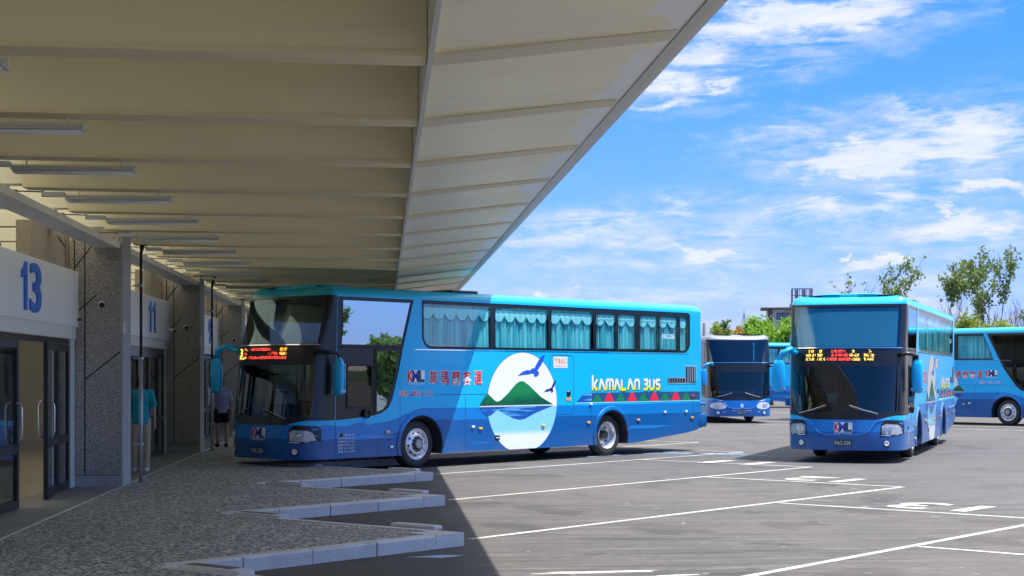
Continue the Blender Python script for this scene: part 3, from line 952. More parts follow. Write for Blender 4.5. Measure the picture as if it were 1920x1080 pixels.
        for z, segs in ((2.395, [(.76, .66, 'led_yellow'), (.53, .47, 'led_yellow'), (.27, -.04, 'led_red'), (-.17, -.22, 'led_yellow'), (-.52, -.56, 'led_yellow')]),
                        (2.31, [(.82, .62, 'led_yellow'), (.57, .44, 'led_yellow'), (.27, -.08, 'led_red'), (-.12, -.34, 'led_yellow'), (-.42, -.62, 'led_yellow')]),
                        (2.225, [(.82, .62, 'led_yellow'), (.57, .40, 'led_yellow'), (.37, -.14, 'led_red'), (-.17, -.34, 'led_yellow'), (-.42, -.62, 'led_yellow')])):
            for a, b, c in segs: ledrow(a, b, z, c, .06, .62)
    if dp.v: dp.build('destination_display', root)
    # card in the windscreen, wipers
    if style == 'new':
        cd = MB()
        cd.flat(fill2(rrect(.12, .34, 1.30, 1.50, .01), maxlen=.1), lambda a, b: front_pt(a, b, -.02), 'card_teal')
        cd.flat(stroke([(.16, 1.38), (.19, 1.44), (.23, 1.465), (.27, 1.44), (.30, 1.38)], .022), lambda a, b: front_pt(a, b, .003), 'deep_green_ink')
        cd.flat(stroke([(.19, 1.345), (.27, 1.345)], .02), lambda a, b: front_pt(a, b, .003), 'deep_green_ink')
        cd.build('windscreen_card', root)
    for q0, q1 in ((-.15, -.72), (.35, .95)):
        wp = MB()
        wp.tube([front_pt(q1 * .55 + .1, 1.02, .03), front_pt((q0 + q1) / 2, 1.10, .045), front_pt(q0, 1.20, .03)], .011, 'black_rubber', 6)
        wp.tube([front_pt(q0 + .02, 1.24, .022), front_pt((q0 + q1) / 2, 1.14, .022), front_pt(q1, 1.06, .022)], .008, 'galvanised', 6)
        wp.build('wiper', root)
    # ---- headlights, fog lamps, plate, badge
    for sgn in (-1, 1):
        hl = MB()
        if style == 'new':
            o_ = [(.77, .58), (.79, .84), (.87, .925), (1.19, .915), (1.22, .85), (1.22, .62), (1.10, .595)]
        else:
            o_ = ellipse(.86, .72, .30, .15, 20)
        o2 = [(sgn * a, b) for a, b in o_]
        hl.flat(fill2(o2, maxlen=.12), lambda a, b: front_pt(a, b, .006), 'black_frame' if style == 'new' else 'lamp_glass')
        h = hl.build('headlight', root, True)
        for cx, rr in ((.87, .045), (.97, .05)):
            l = MB()
            p = front_pt(sgn * cx, .745, .014)
            Mx = Matrix.Translation(p) @ Vector((-1, sgn * .35, 0)).to_track_quat('Z', 'Y').to_matrix().to_4x4()
            l.lathe([(0, .004), (rr * .45, .010), (rr * .7, .006)], Mx, 'lamp_glass', 16)
            l.lathe([(rr * .7, .006), (rr * .95, .02), (rr, .012), (rr * 1.02, 0)], Mx, 'chrome', 16)
            l.build('lamp', h, True)
        if style == 'new':
            l = MB(); l.flat(fill2([(sgn * a, b) for a, b in ((.81, .635), (.80, .80), (.88, .845), (1.10, .83), (1.16, .78), (1.19, .64), (1.0, .615))], maxlen=.08), lambda a, b: front_pt(a, b, .010), 'lens_clear')
            l.flat(stroke([(sgn * .80, .61), (sgn * .95, .60), (sgn * 1.12, .62)], .012), lambda a, b: front_pt(a, b, .012), 'white_lens')
            l.build('turn_lamp', h, True)
        f = MB(); p = front_pt(sgn * .90, .43, .0)
        Mx = Matrix.Translation(p) @ Vector((-1, sgn * .4, 0)).to_track_quat('Z', 'Y').to_matrix().to_4x4()
        f.lathe([(0, .012), (.035, .012), (.04, .02), (.055, .018), (.062, 0)], Mx, 'lamp_glass', 16)
        f.lathe([(.062, .0), (.075, .012), (.085, 0)], Mx, 'black_frame', 16); f.build('fog_lamp', root, True)
    pl = MB()
    pl.flat(fill2(rrect(-.19, .19, .375, .505, .015), maxlen=.1), lambda a, b: front_pt(-a, b, .02), 'plate_green')
    vf = text2(plate, -.165, .165, .40, .48)
    pl.flat(vf, lambda a, b: front_pt(-a, b, .024), 'white_paint')
    pl.build('number_plate', root)
    bd = MB()
    def kml(mbx, x0, z0, wd, h, P_):
        for ch, a, b, c in (('K', 0, .26, 'bright_red' if False else 'red_ink'), ('M', .26, .66, 'navy_ink'), ('L', .68, 1.0, 'deep_green_ink')):
            mbx.flat(fill2(rrect(x0 + a * wd - .015, x0 + b * wd + .015, z0 - .015, z0 + h + .015, .01), maxlen=.15), P_(.002 if ch != 'M' else .0028), 'white_paint')
        for ch, a, b, c in (('K', 0, .27, 'red_ink'), ('M', .27, .66, 'navy_ink'), ('L', .70, 1.0, 'deep_green_ink')):
            mbx.flat(text2(ch, x0 + a * wd, x0 + b * wd - .005, z0, z0 + h, .04), P_(.005), c)
        # small word under the letters
        vf_ = text2('KAMALAN', x0, x0 + wd, z0 - .055 * h / .2 - .01, z0 - .02)
        mbx.flat(vf_, P_(.005), 'white_paint')
    if style == 'new':
        kml(bd, -.17, .69, .36, .17, lambda o: (lambda a, b: front_pt(-a, b, o)))
    else:
        bd.flat(fill2(ellipse(0, .72, .06, .09, 16)), lambda a, b: front_pt(a, b, .01), 'chrome')
        bd.flat(stroke([(-1.1, .50), (-.7, .46), (-.3, .52), (0, .50), (.3, .52), (.7, .46), (1.1, .50)], .02), lambda a, b: front_pt(a, b, .006), 'white_lens')
    bd.build('badge', root)
    # ---- livery of the flanks
    for side in (-1, 1) if livery else ():
        lv = MB()
        flip = (side > 0)
        def Fs(o):
            return side_pt(side, o)
        def T(x0, x1, z0, z1, body_, m, off=0.0, o=.004, shear=0):
            vf_ = text2(body_, x0, x1, z0, z1, off, shear)
            if flip:
                lv.flat(([(x0 + x1 - a, b) for a, b in vf_[0]], vf_[1]), Fs(o), m)
            else:
                lv.flat(vf_, Fs(o), m)
        # oval with the mountain island, its reflection and two birds
        disc = [p for p in ellipse(5.95, 1.28, 1.14, 1.09, 64)]
        disc = [(a, max(b, .285)) for a, b in disc]
        dd = []
        for p in disc:
            if p[1] > .2851 or not dd or dd[-1][1] > .2851 or True:
                dd.append(p)
        bottoms = [p for p in dd if p[1] <= .2851]
        dd2 = [p for p in dd if p[1] > .2851]
        lo = max(a for a, b in bottoms); hi = min(a for a, b in bottoms)
        a0 = [i for i, p in enumerate(dd2)]
        # ordered start at angle 0: insert the flat bottom where the run breaks
        res = []
        for i, p in enumerate(dd2):
            res.append(p)
            nx = dd2[(i + 1) % len(dd2)]
            if p[0] < 5.95 and nx[0] > 5.95 and p[1] < .8:
                res += [(hi, .285), (lo, .285)]
        res_out = [(5.95 + (a - 5.95) * 1.012, .285 if b <= .2851 else 1.28 + (b - 1.28) * 1.012) for a, b in res]
        lv.flat(fill2(res_out), Fs(.0022), 'outline_blue')
        lv.flat(fill2(res), Fs(.004), 'disc_paint')
        lv.flat(fill2([(4.56, 1.235), (6.96, 1.235), (6.55, 1.40), (6.15, 1.66), (6.0, 1.735), (5.93, 1.755), (5.84, 1.745), (5.72, 1.69), (5.45, 1.48), (5.24, 1.345), (5.13, 1.315), (5.05, 1.34), (4.83, 1.49), (4.72, 1.415)]), Fs(.006), 'mountain_green')
        lv.flat(stroke([(4.56, 1.22), (6.98, 1.22)], .02), Fs(.007), 'white_paint')
        lv.flat(fill2([(4.56, 1.205), (4.70, 1.07), (4.82, 1.01), (4.92, 1.03), (5.13, 1.14), (5.22, 1.11), (5.62, .955), (5.84, .915), (6.02, .935), (6.35, 1.05), (6.96, 1.205)]), Fs(.006), 'lake_blue')
        bird = [(5.77, 1.86), (5.93, 1.95), (6.06, 1.99), (6.18, 1.985), (6.26, 2.03), (6.33, 2.03), (6.42, 2.15), (6.53, 2.27), (6.68, 2.345), (6.655, 2.25), (6.57, 2.12), (6.47, 2.02), (6.42, 1.98), (6.48, 1.955), (6.475, 1.89), (6.40, 1.845), (6.32, 1.85), (6.31, 1.91), (6.22, 1.915), (6.10, 1.89), (6.0, 1.89)]
        lv.flat(fill2(bird), Fs(.0065), 'bird_blue')
        b2 = [(6.64 + (a - 5.77) * .46, 1.50 + (b - 1.86) * .58) for a, b in bird]
        lv.flat(fill2(b2), Fs(.0065), 'bird_navy')
        lv.build('emblem', root); lv = MB()
        # tribal band of triangles
        band0 = 7.78; band1 = 12.6
        lv.flat(fill2([(band0 + .55, 1.265), (band1, 1.265), (band1, 1.475), (band0 + .55, 1.475)]), Fs(.003), 'band_navy')
        lv.flat(fill2([(band0, 1.265), (band0 + .55, 1.265), (band0 + .55, 1.475), (band0 + .25, 1.46)]), Fs(.003), 'lake_blue')
        lv.flat(stroke([(band0, 1.25), (band1, 1.25)], .016), Fs(.004), 'curtain_trim')
        for k in range(10):
            cx = 8.53 + k * .435
            hgt = .20 if k % 2 else .17
            if cx + .2 < band1:
                lv.flat(fill2([(cx - .195, 1.27), (cx + .195, 1.27), (cx + .04, 1.27 + hgt), (cx - .04, 1.27 + hgt)]), Fs(.006), 'bright_red' if k % 2 else 'tri_green')
        lv.build('pattern_band', root); lv = MB()
        # stylised name
        if detail > 0:
            if not flip:
                for st in lettering('kAmALAn BUS', 8.36, 10.95, 1.53, 1.875, .085):
                    lv.flat(([(a + .018, b - .014) for a, b in st[0]], st[1]), Fs(.004), 'deep_green_ink')
                for st in lettering('kAmALAn BUS', 8.36, 10.95, 1.53, 1.875, .07):
                    lv.flat(st, Fs(.0065), 'lettering_white_yellow')
            else:
                for st in lettering('kAmALAn BUS', 8.36, 10.95, 1.53, 1.875, .07):
                    lv.flat(([(19.31 - a, b) for a, b in st[0]], st[1]), Fs(.0065), 'lettering_white_yellow')
        if lv.v: lv.build('name_lettering', root)
        lv = MB()
        # company name and the three words under it
        if not flip:
            P_ = lambda o: side_pt(-1, o)
            kml(lv, 2.47, 1.76, .46, .21, P_)
            for k, ch in enumerate('葛瑪蘭客運'):
                x = 3.07 + k * .335
                T(x, x + .235, 1.685, 1.965, ch, 'white_paint', .045, .004); T(x, x + .235, 1.685, 1.965, ch, 'red_ink', .012, .0062)
            for k, (ch, c) in enumerate((('運輸', 'pink_ink'), ('觀光', 'pink_ink'), ('文化', 'pink_ink'))):
                x = 2.23 + k * .345
                T(x, x + .25, 1.46, 1.575, ch, 'white_paint', .05, .004); T(x, x + .25, 1.46, 1.575, ch, 'red_ink' if k < 2 else 'navy_ink', -.005, .006)
            lv.build('company_lettering', root); lv = MB()
            rows = ['葛 瑪 蘭 客 運', '出廠年月 2017.8', '牌照號碼 ' + plate.replace('FAC', 'FAC'), '載重人數 32 人', '車長 12.1 公尺', '車重 13.2 公噸']
            for k, rw in enumerate(rows):
                T(.60, 1.02, .715 - k * .064, .755 - k * .064, rw, 'white_paint', 0.0, .004)
            lv.build('small_print', root); lv = MB()
            T(11.02, 11.52, 2.76, 2.87, plate, 'white_paint', .02, .008)
        else:
            def kmlr(x0, z0, wd, h):
                for ch, a, b, c in (('K', 0, .27, 'red_ink'), ('M', .27, .66, 'navy_ink'), ('L', .70, 1.0, 'deep_green_ink')):
                    xa, xb = x0 + (1 - b) * wd, x0 + (1 - a) * wd
                    lv.flat(fill2(rrect(xa - .012, xb + .012, z0 - .012, z0 + h + .012, .01)), Fs(.002), 'white_paint')
                    vf_ = text2(ch, xa, xb, z0, z0 + h, .04)
                    lv.flat(([(xa + xb - a_, b_) for a_, b_ in vf_[0]], vf_[1]), Fs(.005), c)
                T(x0, x0 + wd, z0 - .07, z0 - .02, 'KAMALAN', 'white_paint')
            kmlr(3.24, 1.82, .44, .2)
            for k, ch in enumerate('葛瑪蘭客運'):
                x = 5.03 - k * .30
                T(x, x + .22, 1.74, 2.0, ch, 'white_paint', .04, .004); T(x, x + .22, 1.74, 2.0, ch, 'red_ink', .012, .0062)
            for k, ch in enumerate(('運輸', '觀光', '文化')):
                x = 3.72 - k * .32
                T(x, x + .22, 1.54, 1.63, ch, 'pink_ink', .02, .006)
            for k, rw in enumerate(['葛 瑪 蘭 客 運', '出廠年月 2017.8', '載重人數 32 人', '車重 13.2 公噸']):
                T(1.2, 1.7, .92 - k * .11, .98 - k * .11, rw, 'white_paint', .01, .004)
        lv.build('plate_lettering' if not flip else 'company_lettering', root); lv = MB()
        # notice above the fuel flap
        if not flip:
            lv.flat(fill2(rrect(6.98, 7.46, 2.04, 2.29, .01)), Fs(.004), 'white_paint')
            T(7.03, 7.42, 2.14, 2.26, '緊急出口', 'orange_ink', .02, .006); T(7.03, 7.42, 2.065, 2.105, 'EMERGENCY EXIT', 'orange_ink', .0, .006)
        if lv.v: lv.build('notice_label', root)
        # ---- marker lamps
        for (s_, z_, c_) in ((1.90, .76, 'amber_lens'), (4.59, .76, 'amber_lens'), (6.62, .77, 'amber_lens'), (8.20, .80, 'amber_lens'), (10.06, .82, 'amber_lens'), (12.25, .83, 'amber_lens'),
                             (2.0, .46, 'white_lens'), (4.36, .80, 'white_lens'), (8.28, 1.22, 'white_lens'), (11.12, .985, 'white_lens'), (12.0, .985, 'white_lens'), (12.28, 1.36, 'red_lens')):
            ml = MB()
            big = .055 if c_ != 'white_lens' else .042
            y0, y1 = sorted((side * (W + .0), side * (W + .035)))
            ml.bbox(s_ - big, s_ + big, y0, y1, z_ - .026, z_ + .026, c_, .012)
            ml.build('marker_lamp', root)
        # vents and flaps
        v_ = MB()
        y0, y1 = sorted((side * (W + .0), side * (W + .008)))
        v_.box(11.27, 11.95, y0, y1, 1.69, 1.80, 'black_frame')
        v_.box(12.0, 12.40, y0, y1, 1.70, 2.08, 'black_frame')
        yb = sorted((side * (W + .008), side * (W + .018)))
        for k in range(6): v_.box(11.31 + k * .105, 11.325 + k * .105, *yb, 1.70, 1.79, 'bus_slat')
        for k in range(4): v_.box(12.06 + k * .09, 12.085 + k * .09, *yb, 1.71, 2.07, 'bus_slat')
        v_.flat(stroke([(11.25, 1.68), (11.97, 1.68), (11.97, 1.81), (11.25, 1.81), (11.25, 1.67)], .015), side_pt(side, .012), 'chrome')
        v_.flat(stroke([(11.98, 1.68), (12.42, 1.68), (12.42, 2.10), (11.98, 2.10), (11.98, 1.67)], .015), side_pt(side, .012), 'chrome')
        v_.build('side_vent', root)
        if side < 0:
            l_ = MB()
            Mx = Matrix.Translation((7.50, -W, 1.47)) @ Matrix.Rotation(R(90), 4, 'X')
            l_.lathe([(0, .03), (.05, .028), (.065, .012), (.07, 0)], Mx, 'black_frame', 18)
            l_.bbox(7.42, 7.58, -W - .008, -W + .001, 1.30, 1.38, 'orange_ink', .003)
            l_.build('fuel_flap', root, 'angle')
            l_ = MB(); l_.bbox(5.06, 5.20, -W - .012, -W + .001, .50, .60, 'black_frame', .004)
            l_.flat(stroke([(5.08, .55), (5.18, .55)], .02), side_pt(-1, .014), 'white_lens'); l_.build('latch', root)
            Mx = Matrix.Translation((1.32, -W, 1.13)) @ Matrix.Rotation(R(90), 4, 'X')
            l_ = MB(); l_.lathe([(0, .02), (.06, .03), (.075, .06), (.085, .06), (.09, 0)], Mx, 'black_frame', 18)
            l_.build('blind_spot_mirror', root, 'angle')
        mf = MB()
        Ms = Matrix.Translation((.33, 0, 0))
        ys = sorted((side * (W - .02), side * (W + .01)))
        mf.bbox(.30 + .35, .72 , *sorted((side * (W - .005), side * (W + .02))), .70, .77, 'black_frame', .01)
        mf.build('side_repeater', root)
    # ---- mirrors
    for side in (-1, 1) if not no_mirror else ():
        m_ = MB()
        if side < 0:
            cx, cy = .42, -1.47
            p0 = front_pt(-1.12, 2.32, .0)
            m_.tube([p0, Vector((p0.x - .06, -1.30, 2.34)), Vector((cx, cy, 2.30)), Vector((cx, cy, 2.15))], [.045, .04, .035, .04], 'black_frame', 10)
            top, bot = 2.20, 1.50
        else:
            cx, cy = -.20, mir
            p0 = front_pt(1.05, 2.36, .0)
            m_.tube([p0, Vector((p0.x - .15, 1.22, 2.44)), Vector((cx + .0, cy - .28, 2.45)), Vector((cx, cy - .06, 2.36)), Vector((cx, cy, 2.18))], [.06, .06, .055, .06, .06], PAINT, 12)
            top, bot = 2.22, 1.52
        root_m = m_.build('mirror', root, True)
        c_ = MB()
        hm = []
        for (z_, k) in ((top + .03, .25), (top - .02, .7), (top - .12, .95), ((top + bot) / 2, 1.0), (bot + .08, .9), (bot + .01, .72), (bot, .3)):
            hm.append((z_, k))
        vv = []; nn = 16
        for z_, k in hm:
            for q in range(nn):
                a = 2 * math.pi * q / nn
                e = 2.6
                ca, sa = math.cos(a), math.sin(a)
                rr = (abs(ca) ** e + abs(sa) ** e) ** (-1 / e)
                vv.append(Vector((cx + .085 * k * rr * ca, cy + .125 * k * rr * sa, z_)))
        c_.add(vv, [(j * nn + i, j * nn + (i + 1) % nn, (j + 1) * nn + (i + 1) % nn, (j + 1) * nn + i) for j in range(len(hm) - 1) for i in range(nn)] + [tuple(range(nn)), tuple(range((len(hm) - 1) * nn, len(hm) * nn))], PAINT)
        c_.v = [Vector((v.x, cy + (v.y - cy) * (1.0 if side < 0 else 1.2), v.z)) for v in c_.v]
        c_.build('mirror_case', root_m, True)
        g_ = MB(); g_.bbox(cx + .084, cx + .09, cy - .1, cy + .1, bot + .07, top - .10, 'chrome', .002); g_.build('mirror_glass', root_m)
        g_ = MB(); g_.box(cx - .06, cx + .06, cy - .128, cy + .128, bot + .045, bot + .115, 'mirror_label'); g_.build('mirror_band', root_m)
    # ---- wheels
    for side in (-1, 1):
        make_wheel(root, AX[0], side)
        make_wheel(root, AX[1], side, True)
    if detail > 1:
        a_ = MB()
        for s_ in AX: a_.tube([(s_, -1.0, .485), (s_, 1.0, .485)], .07, 'interior_dark', 8)
        a_.build('axle', root)
    # ---- inside
    it = MB()
    it.box(.75, 12.4, -W + .14, W - .14, 1.0, 1.06, 'interior_dark')
    it.box(.55, 12.4, -W + .10, W - .10, 3.42, 3.44, 'interior_dark')
    it.box(2.6, 2.64, -W + .14, W - .14, 1.06, 3.42, 'interior_dark')
    it.box(.45, 2.6, -W + .14, W - .14, 2.36, 2.40, 'interior_dark')
    it.build('interior_lining', root)
    d_ = MB()
    d_.bbox(.32, .95, -1.08, 1.05, 1.08, 1.30, 'dash_grey', .04)
    d_.bbox(.45, .85, -.95, -.25, 1.30, 1.40, 'dash_grey', .03)
    d_.build('dashboard', root, 'angle')
    st = MB()
    cxs = Matrix.Translation((1.02, -.58, 1.50)) @ Matrix.Rotation(R(-60), 4, 'Y')
    st.tube([cxs @ Vector((.21 * math.cos(a * math.pi / 10), .21 * math.sin(a * math.pi / 10), 0)) for a in range(21)], .016, 'interior_dark', 6, False)
    st.tube([cxs @ Vector((0, 0, 0)), (.8, -.58, 1.3)], .03, 'interior_dark', 6)
    st.tube([cxs @ Vector((-.2, 0, 0)), cxs @ Vector((.2, 0, 0))], .014, 'interior_dark', 6)
    st.build('steering_wheel', root, True)
    for (sx, sy, z0) in ((1.55, -.58, 1.06), (2.1, .62, 1.06)):
        se = MB()
        se.bbox(sx - .25, sx + .22, sy - .24, sy + .24, z0 + .34, z0 + .46, 'seat_cloth', .04)
        se.bbox(sx + .16, sx + .30, sy - .24, sy + .24, z0 + .44, z0 + 1.12, 'seat_cloth', .05)
        se.bbox(sx + .15, sx + .26, sy - .14, sy + .14, z0 + 1.10, z0 + 1.32, 'seat_white', .04)
        se.box(sx - .12, sx + .12, sy - .12, sy + .12, z0, z0 + .34, 'interior_dark')
        se.build('seat', root, 'angle')
    pp = MB()
    pp.tube([(1.15, .35, 1.06), (1.15, .35, 2.34)], .018, 'galvanised', 8)
    pp.tube([(.8, .95, 1.30), (.8, .95, 2.34)], .014, 'galvanised', 8)
    pp.tube([(.75, .40, 1.90), (.75, 1.0, 1.90)], .014, 'galvanised', 8)
    pp.tube([(.75, .40, 1.55), (.75, 1.0, 1.55)], .014, 'galvanised', 8)
    pp.build('grab_rails', root, True)
    return root

mat('blind_blue', (.12, .56, .74), .8); mat('lens_clear', (.42, .45, .48), .08, .1, coat=.8); mat('bus_slat', (.35, .45, .55), .4)
mat('card_teal', (.25, .60, .55), .5)
mat('mirror_label', (.25, .45, .75), .4)
mat('seat_white', (.55, .56, .55), .8)

def place_bus(root, fx, fy, deg, corner_side=-1):
    """put the front wheel of the seen flank on (fx, fy); deg = direction nose to tail, clockwise from +y"""
    a = R(deg)
    d = Vector((math.sin(a), math.cos(a), 0))
    left = Vector((math.cos(a), -math.sin(a), 0))     # towards local -y
    p = Vector((fx, fy, 0)) - d * AX[0] - left * (W if corner_side < 0 else -W)
    root.location = p
    root.rotation_euler = (0, 0, math.pi / 2 - a)

mat('hall_wall', (.26, .245, .20), .8)

tex('hall_floor', speckle((.22, .19, .15), (.28, .24, .2), 10), rough=.35)
mat('drain_grate', (.10, .09, .07), .7)
tex('hill_green', speckle((.05, .09, .05), (.09, .13, .07), .2), rough=.9)
mat('red_post', (.35, .12, .1), .6)

# ---------------------------------------------------------------- ground, pavement, kerbs, markings
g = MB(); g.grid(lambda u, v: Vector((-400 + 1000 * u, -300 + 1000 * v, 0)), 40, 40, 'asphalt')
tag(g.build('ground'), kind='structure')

TIP = [(.90, 17.50 + 5.37 * k) for k in range(-5, 9)]
VAL = [(-1.98 + .0 * k, 14.70 + 5.42 * k) for k in range(-5, 9)]     # inner corner just before each tip
saw = []
for t_, v_ in zip(TIP, VAL):
    saw += [v_, t_]
pv = MB()
pv.prism([(-4.06, saw[0][1])] + [(x - .02, y) for x, y in saw] + [(-4.06, saw[-1][1])], .0, .145, 'pebble_paving')
tag(pv.build('pavement'), kind='structure')
tl = MB()
yy = saw[0][1]
while yy < saw[-1][1]:
    tl.box(-5.1, -4.10, yy, yy + 1.19, 0, .147, 'tile_paving'); yy += 1.2
tl.box(-4.10, -4.06, saw[0][1], saw[-1][1], 0, .149, 'kerb_stone')
tag(tl.build('pavement_tiles'), kind='structure')

kb = MB()
def kerb_run(p, q, wdt=.15, inner=1, skip=0.0):
    p = Vector((*p, 0)); q = Vector((*q, 0)); d = (q - p); L = d.length; d.normalize()
    nrm = Vector((-d.y, d.x, 0)) * inner
    n = max(1, round(L / .95)); st = L / n
    for k in range(n):
        a = p + d * (k * st + .008); b = p + d * ((k + 1) * st - .008)
        dz = random.uniform(-.003, .003); j = random.uniform(-.004, .004)
        o0 = nrm * j; o1 = nrm * (wdt + j)
        v = [a + o0, b + o0, b + o1, a + o1]
        lo = [Vector((x.x, x.y, -.02)) for x in v]
        c0 = nrm * .02
        mid = [Vector((x.x, x.y, .132 + dz)) for x in v]
        top = [Vector((x.x, x.y, .154 + dz)) + (c0 if i < 2 else Vector((0, 0, 0))) for i, x in enumerate(v)]
        kb.add(lo + mid + top, [(0, 1, 5, 4), (1, 2, 6, 5), (2, 3, 7, 6), (3, 0, 4, 7), (4, 5, 9, 8), (5, 6, 10, 9), (6, 7, 11, 10), (7, 4, 8, 11), (8, 9, 10, 11)], 'kerb_stone')
for k in range(len(TIP)):
    v_, t_ = VAL[k], TIP[k]
    dx, dy = t_[0] - v_[0], t_[1] - v_[1]; L = math.hypot(dx, dy)
    e = (t_[0] - dx / L * .45, t_[1] - dy / L * .45)
    kerb_run(v_, e, .16, 1)
    # solid nose block at the tip of the tooth
    if k < len(TIP) - 1:
        nx = VAL[k + 1]
        ex, ey = nx[0] - t_[0], nx[1] - t_[1]; M_ = math.hypot(ex, ey)
        e2 = (t_[0] + ex / M_ * .42, t_[1] + ey / M_ * .42)
        kb.prism([e, t_, e2, (e[0] + ex / M_ * .40, e[1] + ey / M_ * .40)], -.02, .150, 'kerb_stone')
        kerb_run(e2, nx, .15, 1)
tag(kb.build('kerb'), kind='structure')

# drain inlets at the inner corner of every tooth and the raised slabs by the tips
inl0 = None
for k in range(5, 10):
    nx = VAL[k]; t_ = TIP[k - 1]
    dx, dy = t_[0] - nx[0], t_[1] - nx[1]; L = math.hypot(dx, dy); ang = math.atan2(dy, dx)
    if inl0 is None:
        inl0 = empty('drain_inlet')
        a = MB(); a.bbox(-.05, .78, -.10, .10, -.02, .19, 'kerb_stone', .025); a.build('frame', inl0, 'angle')
        a = MB(); a.box(.03, .62, -.06, .07, .10, .1935, 'drain_grate'); a.build('grate', inl0)
        o = inl0
    else:
        o = copy_tree(inl0)
    o.location = (nx[0] + dx / L * .28 - .0, nx[1] + dy / L * .28 + .0, 0); o.rotation_euler = (0, 0, ang)
    nm = {5: 'pale kerb drain inlet, nearest one at the bottom edge of the photo', 6: 'pale kerb drain inlet in the second kerb notch from the bottom edge', 7: 'pale kerb drain inlet in the third kerb notch, just before the nearest coach',
          8: 'kerb drain inlet in the notch under the nose of the nearest coach', 9: 'kerb drain inlet in the notch hidden behind the nearest coach'}[k]
    tag(o, nm, 'drain inlet', 'drain inlets along the sawtooth kerb')
sl0 = None
for k in range(5, 9):
    t_ = TIP[k]; nx = VAL[k + 1] if k + 1 < len(VAL) else None
    if nx is None: continue
    dx, dy = nx[0] - t_[0], nx[1] - t_[1]; L = math.hypot(dx, dy)
    if sl0 is None:
        a = MB(); a.bbox(0, .68, -.08, .08, .13, .185, 'kerb_stone', .02); sl0 = a.build('kerb_slab'); o = sl0
    else:
        o = sl0.copy(); COL.objects.link(o)
    o.location = (t_[0] + dx / L * .50 + .1, t_[1] + dy / L * .50 + .1, 0); o.rotation_euler = (0, 0, math.atan2(dy, dx))
    where = {5: 'on the nearest kerb tip', 6: 'on the second kerb tip', 7: 'on the third kerb tip, by the front wheel of the nearest coach', 8: 'on the kerb tip behind the nearest coach'}[k]
    tag(o, 'thin raised concrete slab ' + where, 'slab', 'raised slabs on the kerb tips')

mk = MB(); 
def line(p, q, wd=.14, mt='road_marking', mb=None, z=.004):
    (mb or mk).flat(stroke([p, q], wd), lambda a, b: Vector((a, b, z)), mt)
offs = [5.4, 11.2, 17.17, 22.84, 28.95, 34.35, 39.9, 45.4]
for i, c in enumerate(offs):
    line((1.0, c + 1.0), (8.75 if i != 6 else 8.3, c + (8.75 if i != 6 else 8.3)), .105)
    if i + 1 < len(offs):
        # return line from a point of the next line to this one's end
        n2 = offs[i + 1]
        x1 = (c + 17.5 - n2) / 2
        line((x1 + .06, x1 + n2 - .06), (8.72, c + 8.78), .105, z=.0045)
# blue bay markings behind the nearest coach
bm_ = MB()
for p, q in (((5.0, 37.2), (8.6, 37.1)), ((5.9, 38.4), (8.9, 36.0)), ((4.4, 35.6), (7.2, 38.2))):
    line(p, q, .16, 'blue_marking', bm_, .006)
tag(bm_.build('bay_marking'), kind='structure')
# far lane lines beyond the second coach
line((14.5, 62.0), (40, 38.5), .15); line((14.0, 57.9), (34, 39.5), .15)
line((12, 70), (40, 44), .15)
line((17, 78), (60, 40), .15)
# numbers of the bays, read when driving in
def bay_number(txt, cx, cy, h=1.05, wd_=1.25):
    vf = text2(txt, -wd_ / 2, wd_ / 2, -h / 2, h / 2, .02)
    r = math.sqrt(.5)
    mk.flat(vf, lambda a, b: Vector((cx + (-a - b) * r, cy + (a - b) * r, .005)), 'road_marking')
bay_number('13', 7.95, 22.05); bay_number('12', 7.9, 27.95); bay_number('11', 7.6, 33.35); bay_number('14', 7.9, 16.0)
# worn white patches at the bottom edge
for (px_, py_, rx_, ry_, rt) in ((2.05, 15.05, .55, .10, .1), (1.75, 14.65, .6, .12, -.2), (2.75, 14.75, .25, .06, .2)):
    pts = []
    for i in range(18):
        a = 2 * math.pi * i / 18; rr = 1 + random.uniform(-.28, .28)
        x, y = rx_ * rr * math.cos(a), ry_ * rr * math.sin(a)
        pts.append((px_ + x * math.cos(rt) - y * math.sin(rt), py_ + x * math.sin(rt) + y * math.cos(rt)))
    mk.flat(fill2(pts), lambda a, b: Vector((a, b, .004)), 'road_marking')
tag(mk.build('road_marking'), kind='structure')
pt = MB()
pts = [(.22, 16.42), (.40, 16.50), (.62, 16.62), (.86, 16.55), (.72, 16.42), (.60, 16.34), (.42, 16.40)]
pt.flat(fill2(pts), lambda a, b: Vector((a, b, .004)), 'blue_marking')
tag(pt.build('paint_patch'), kind='structure')

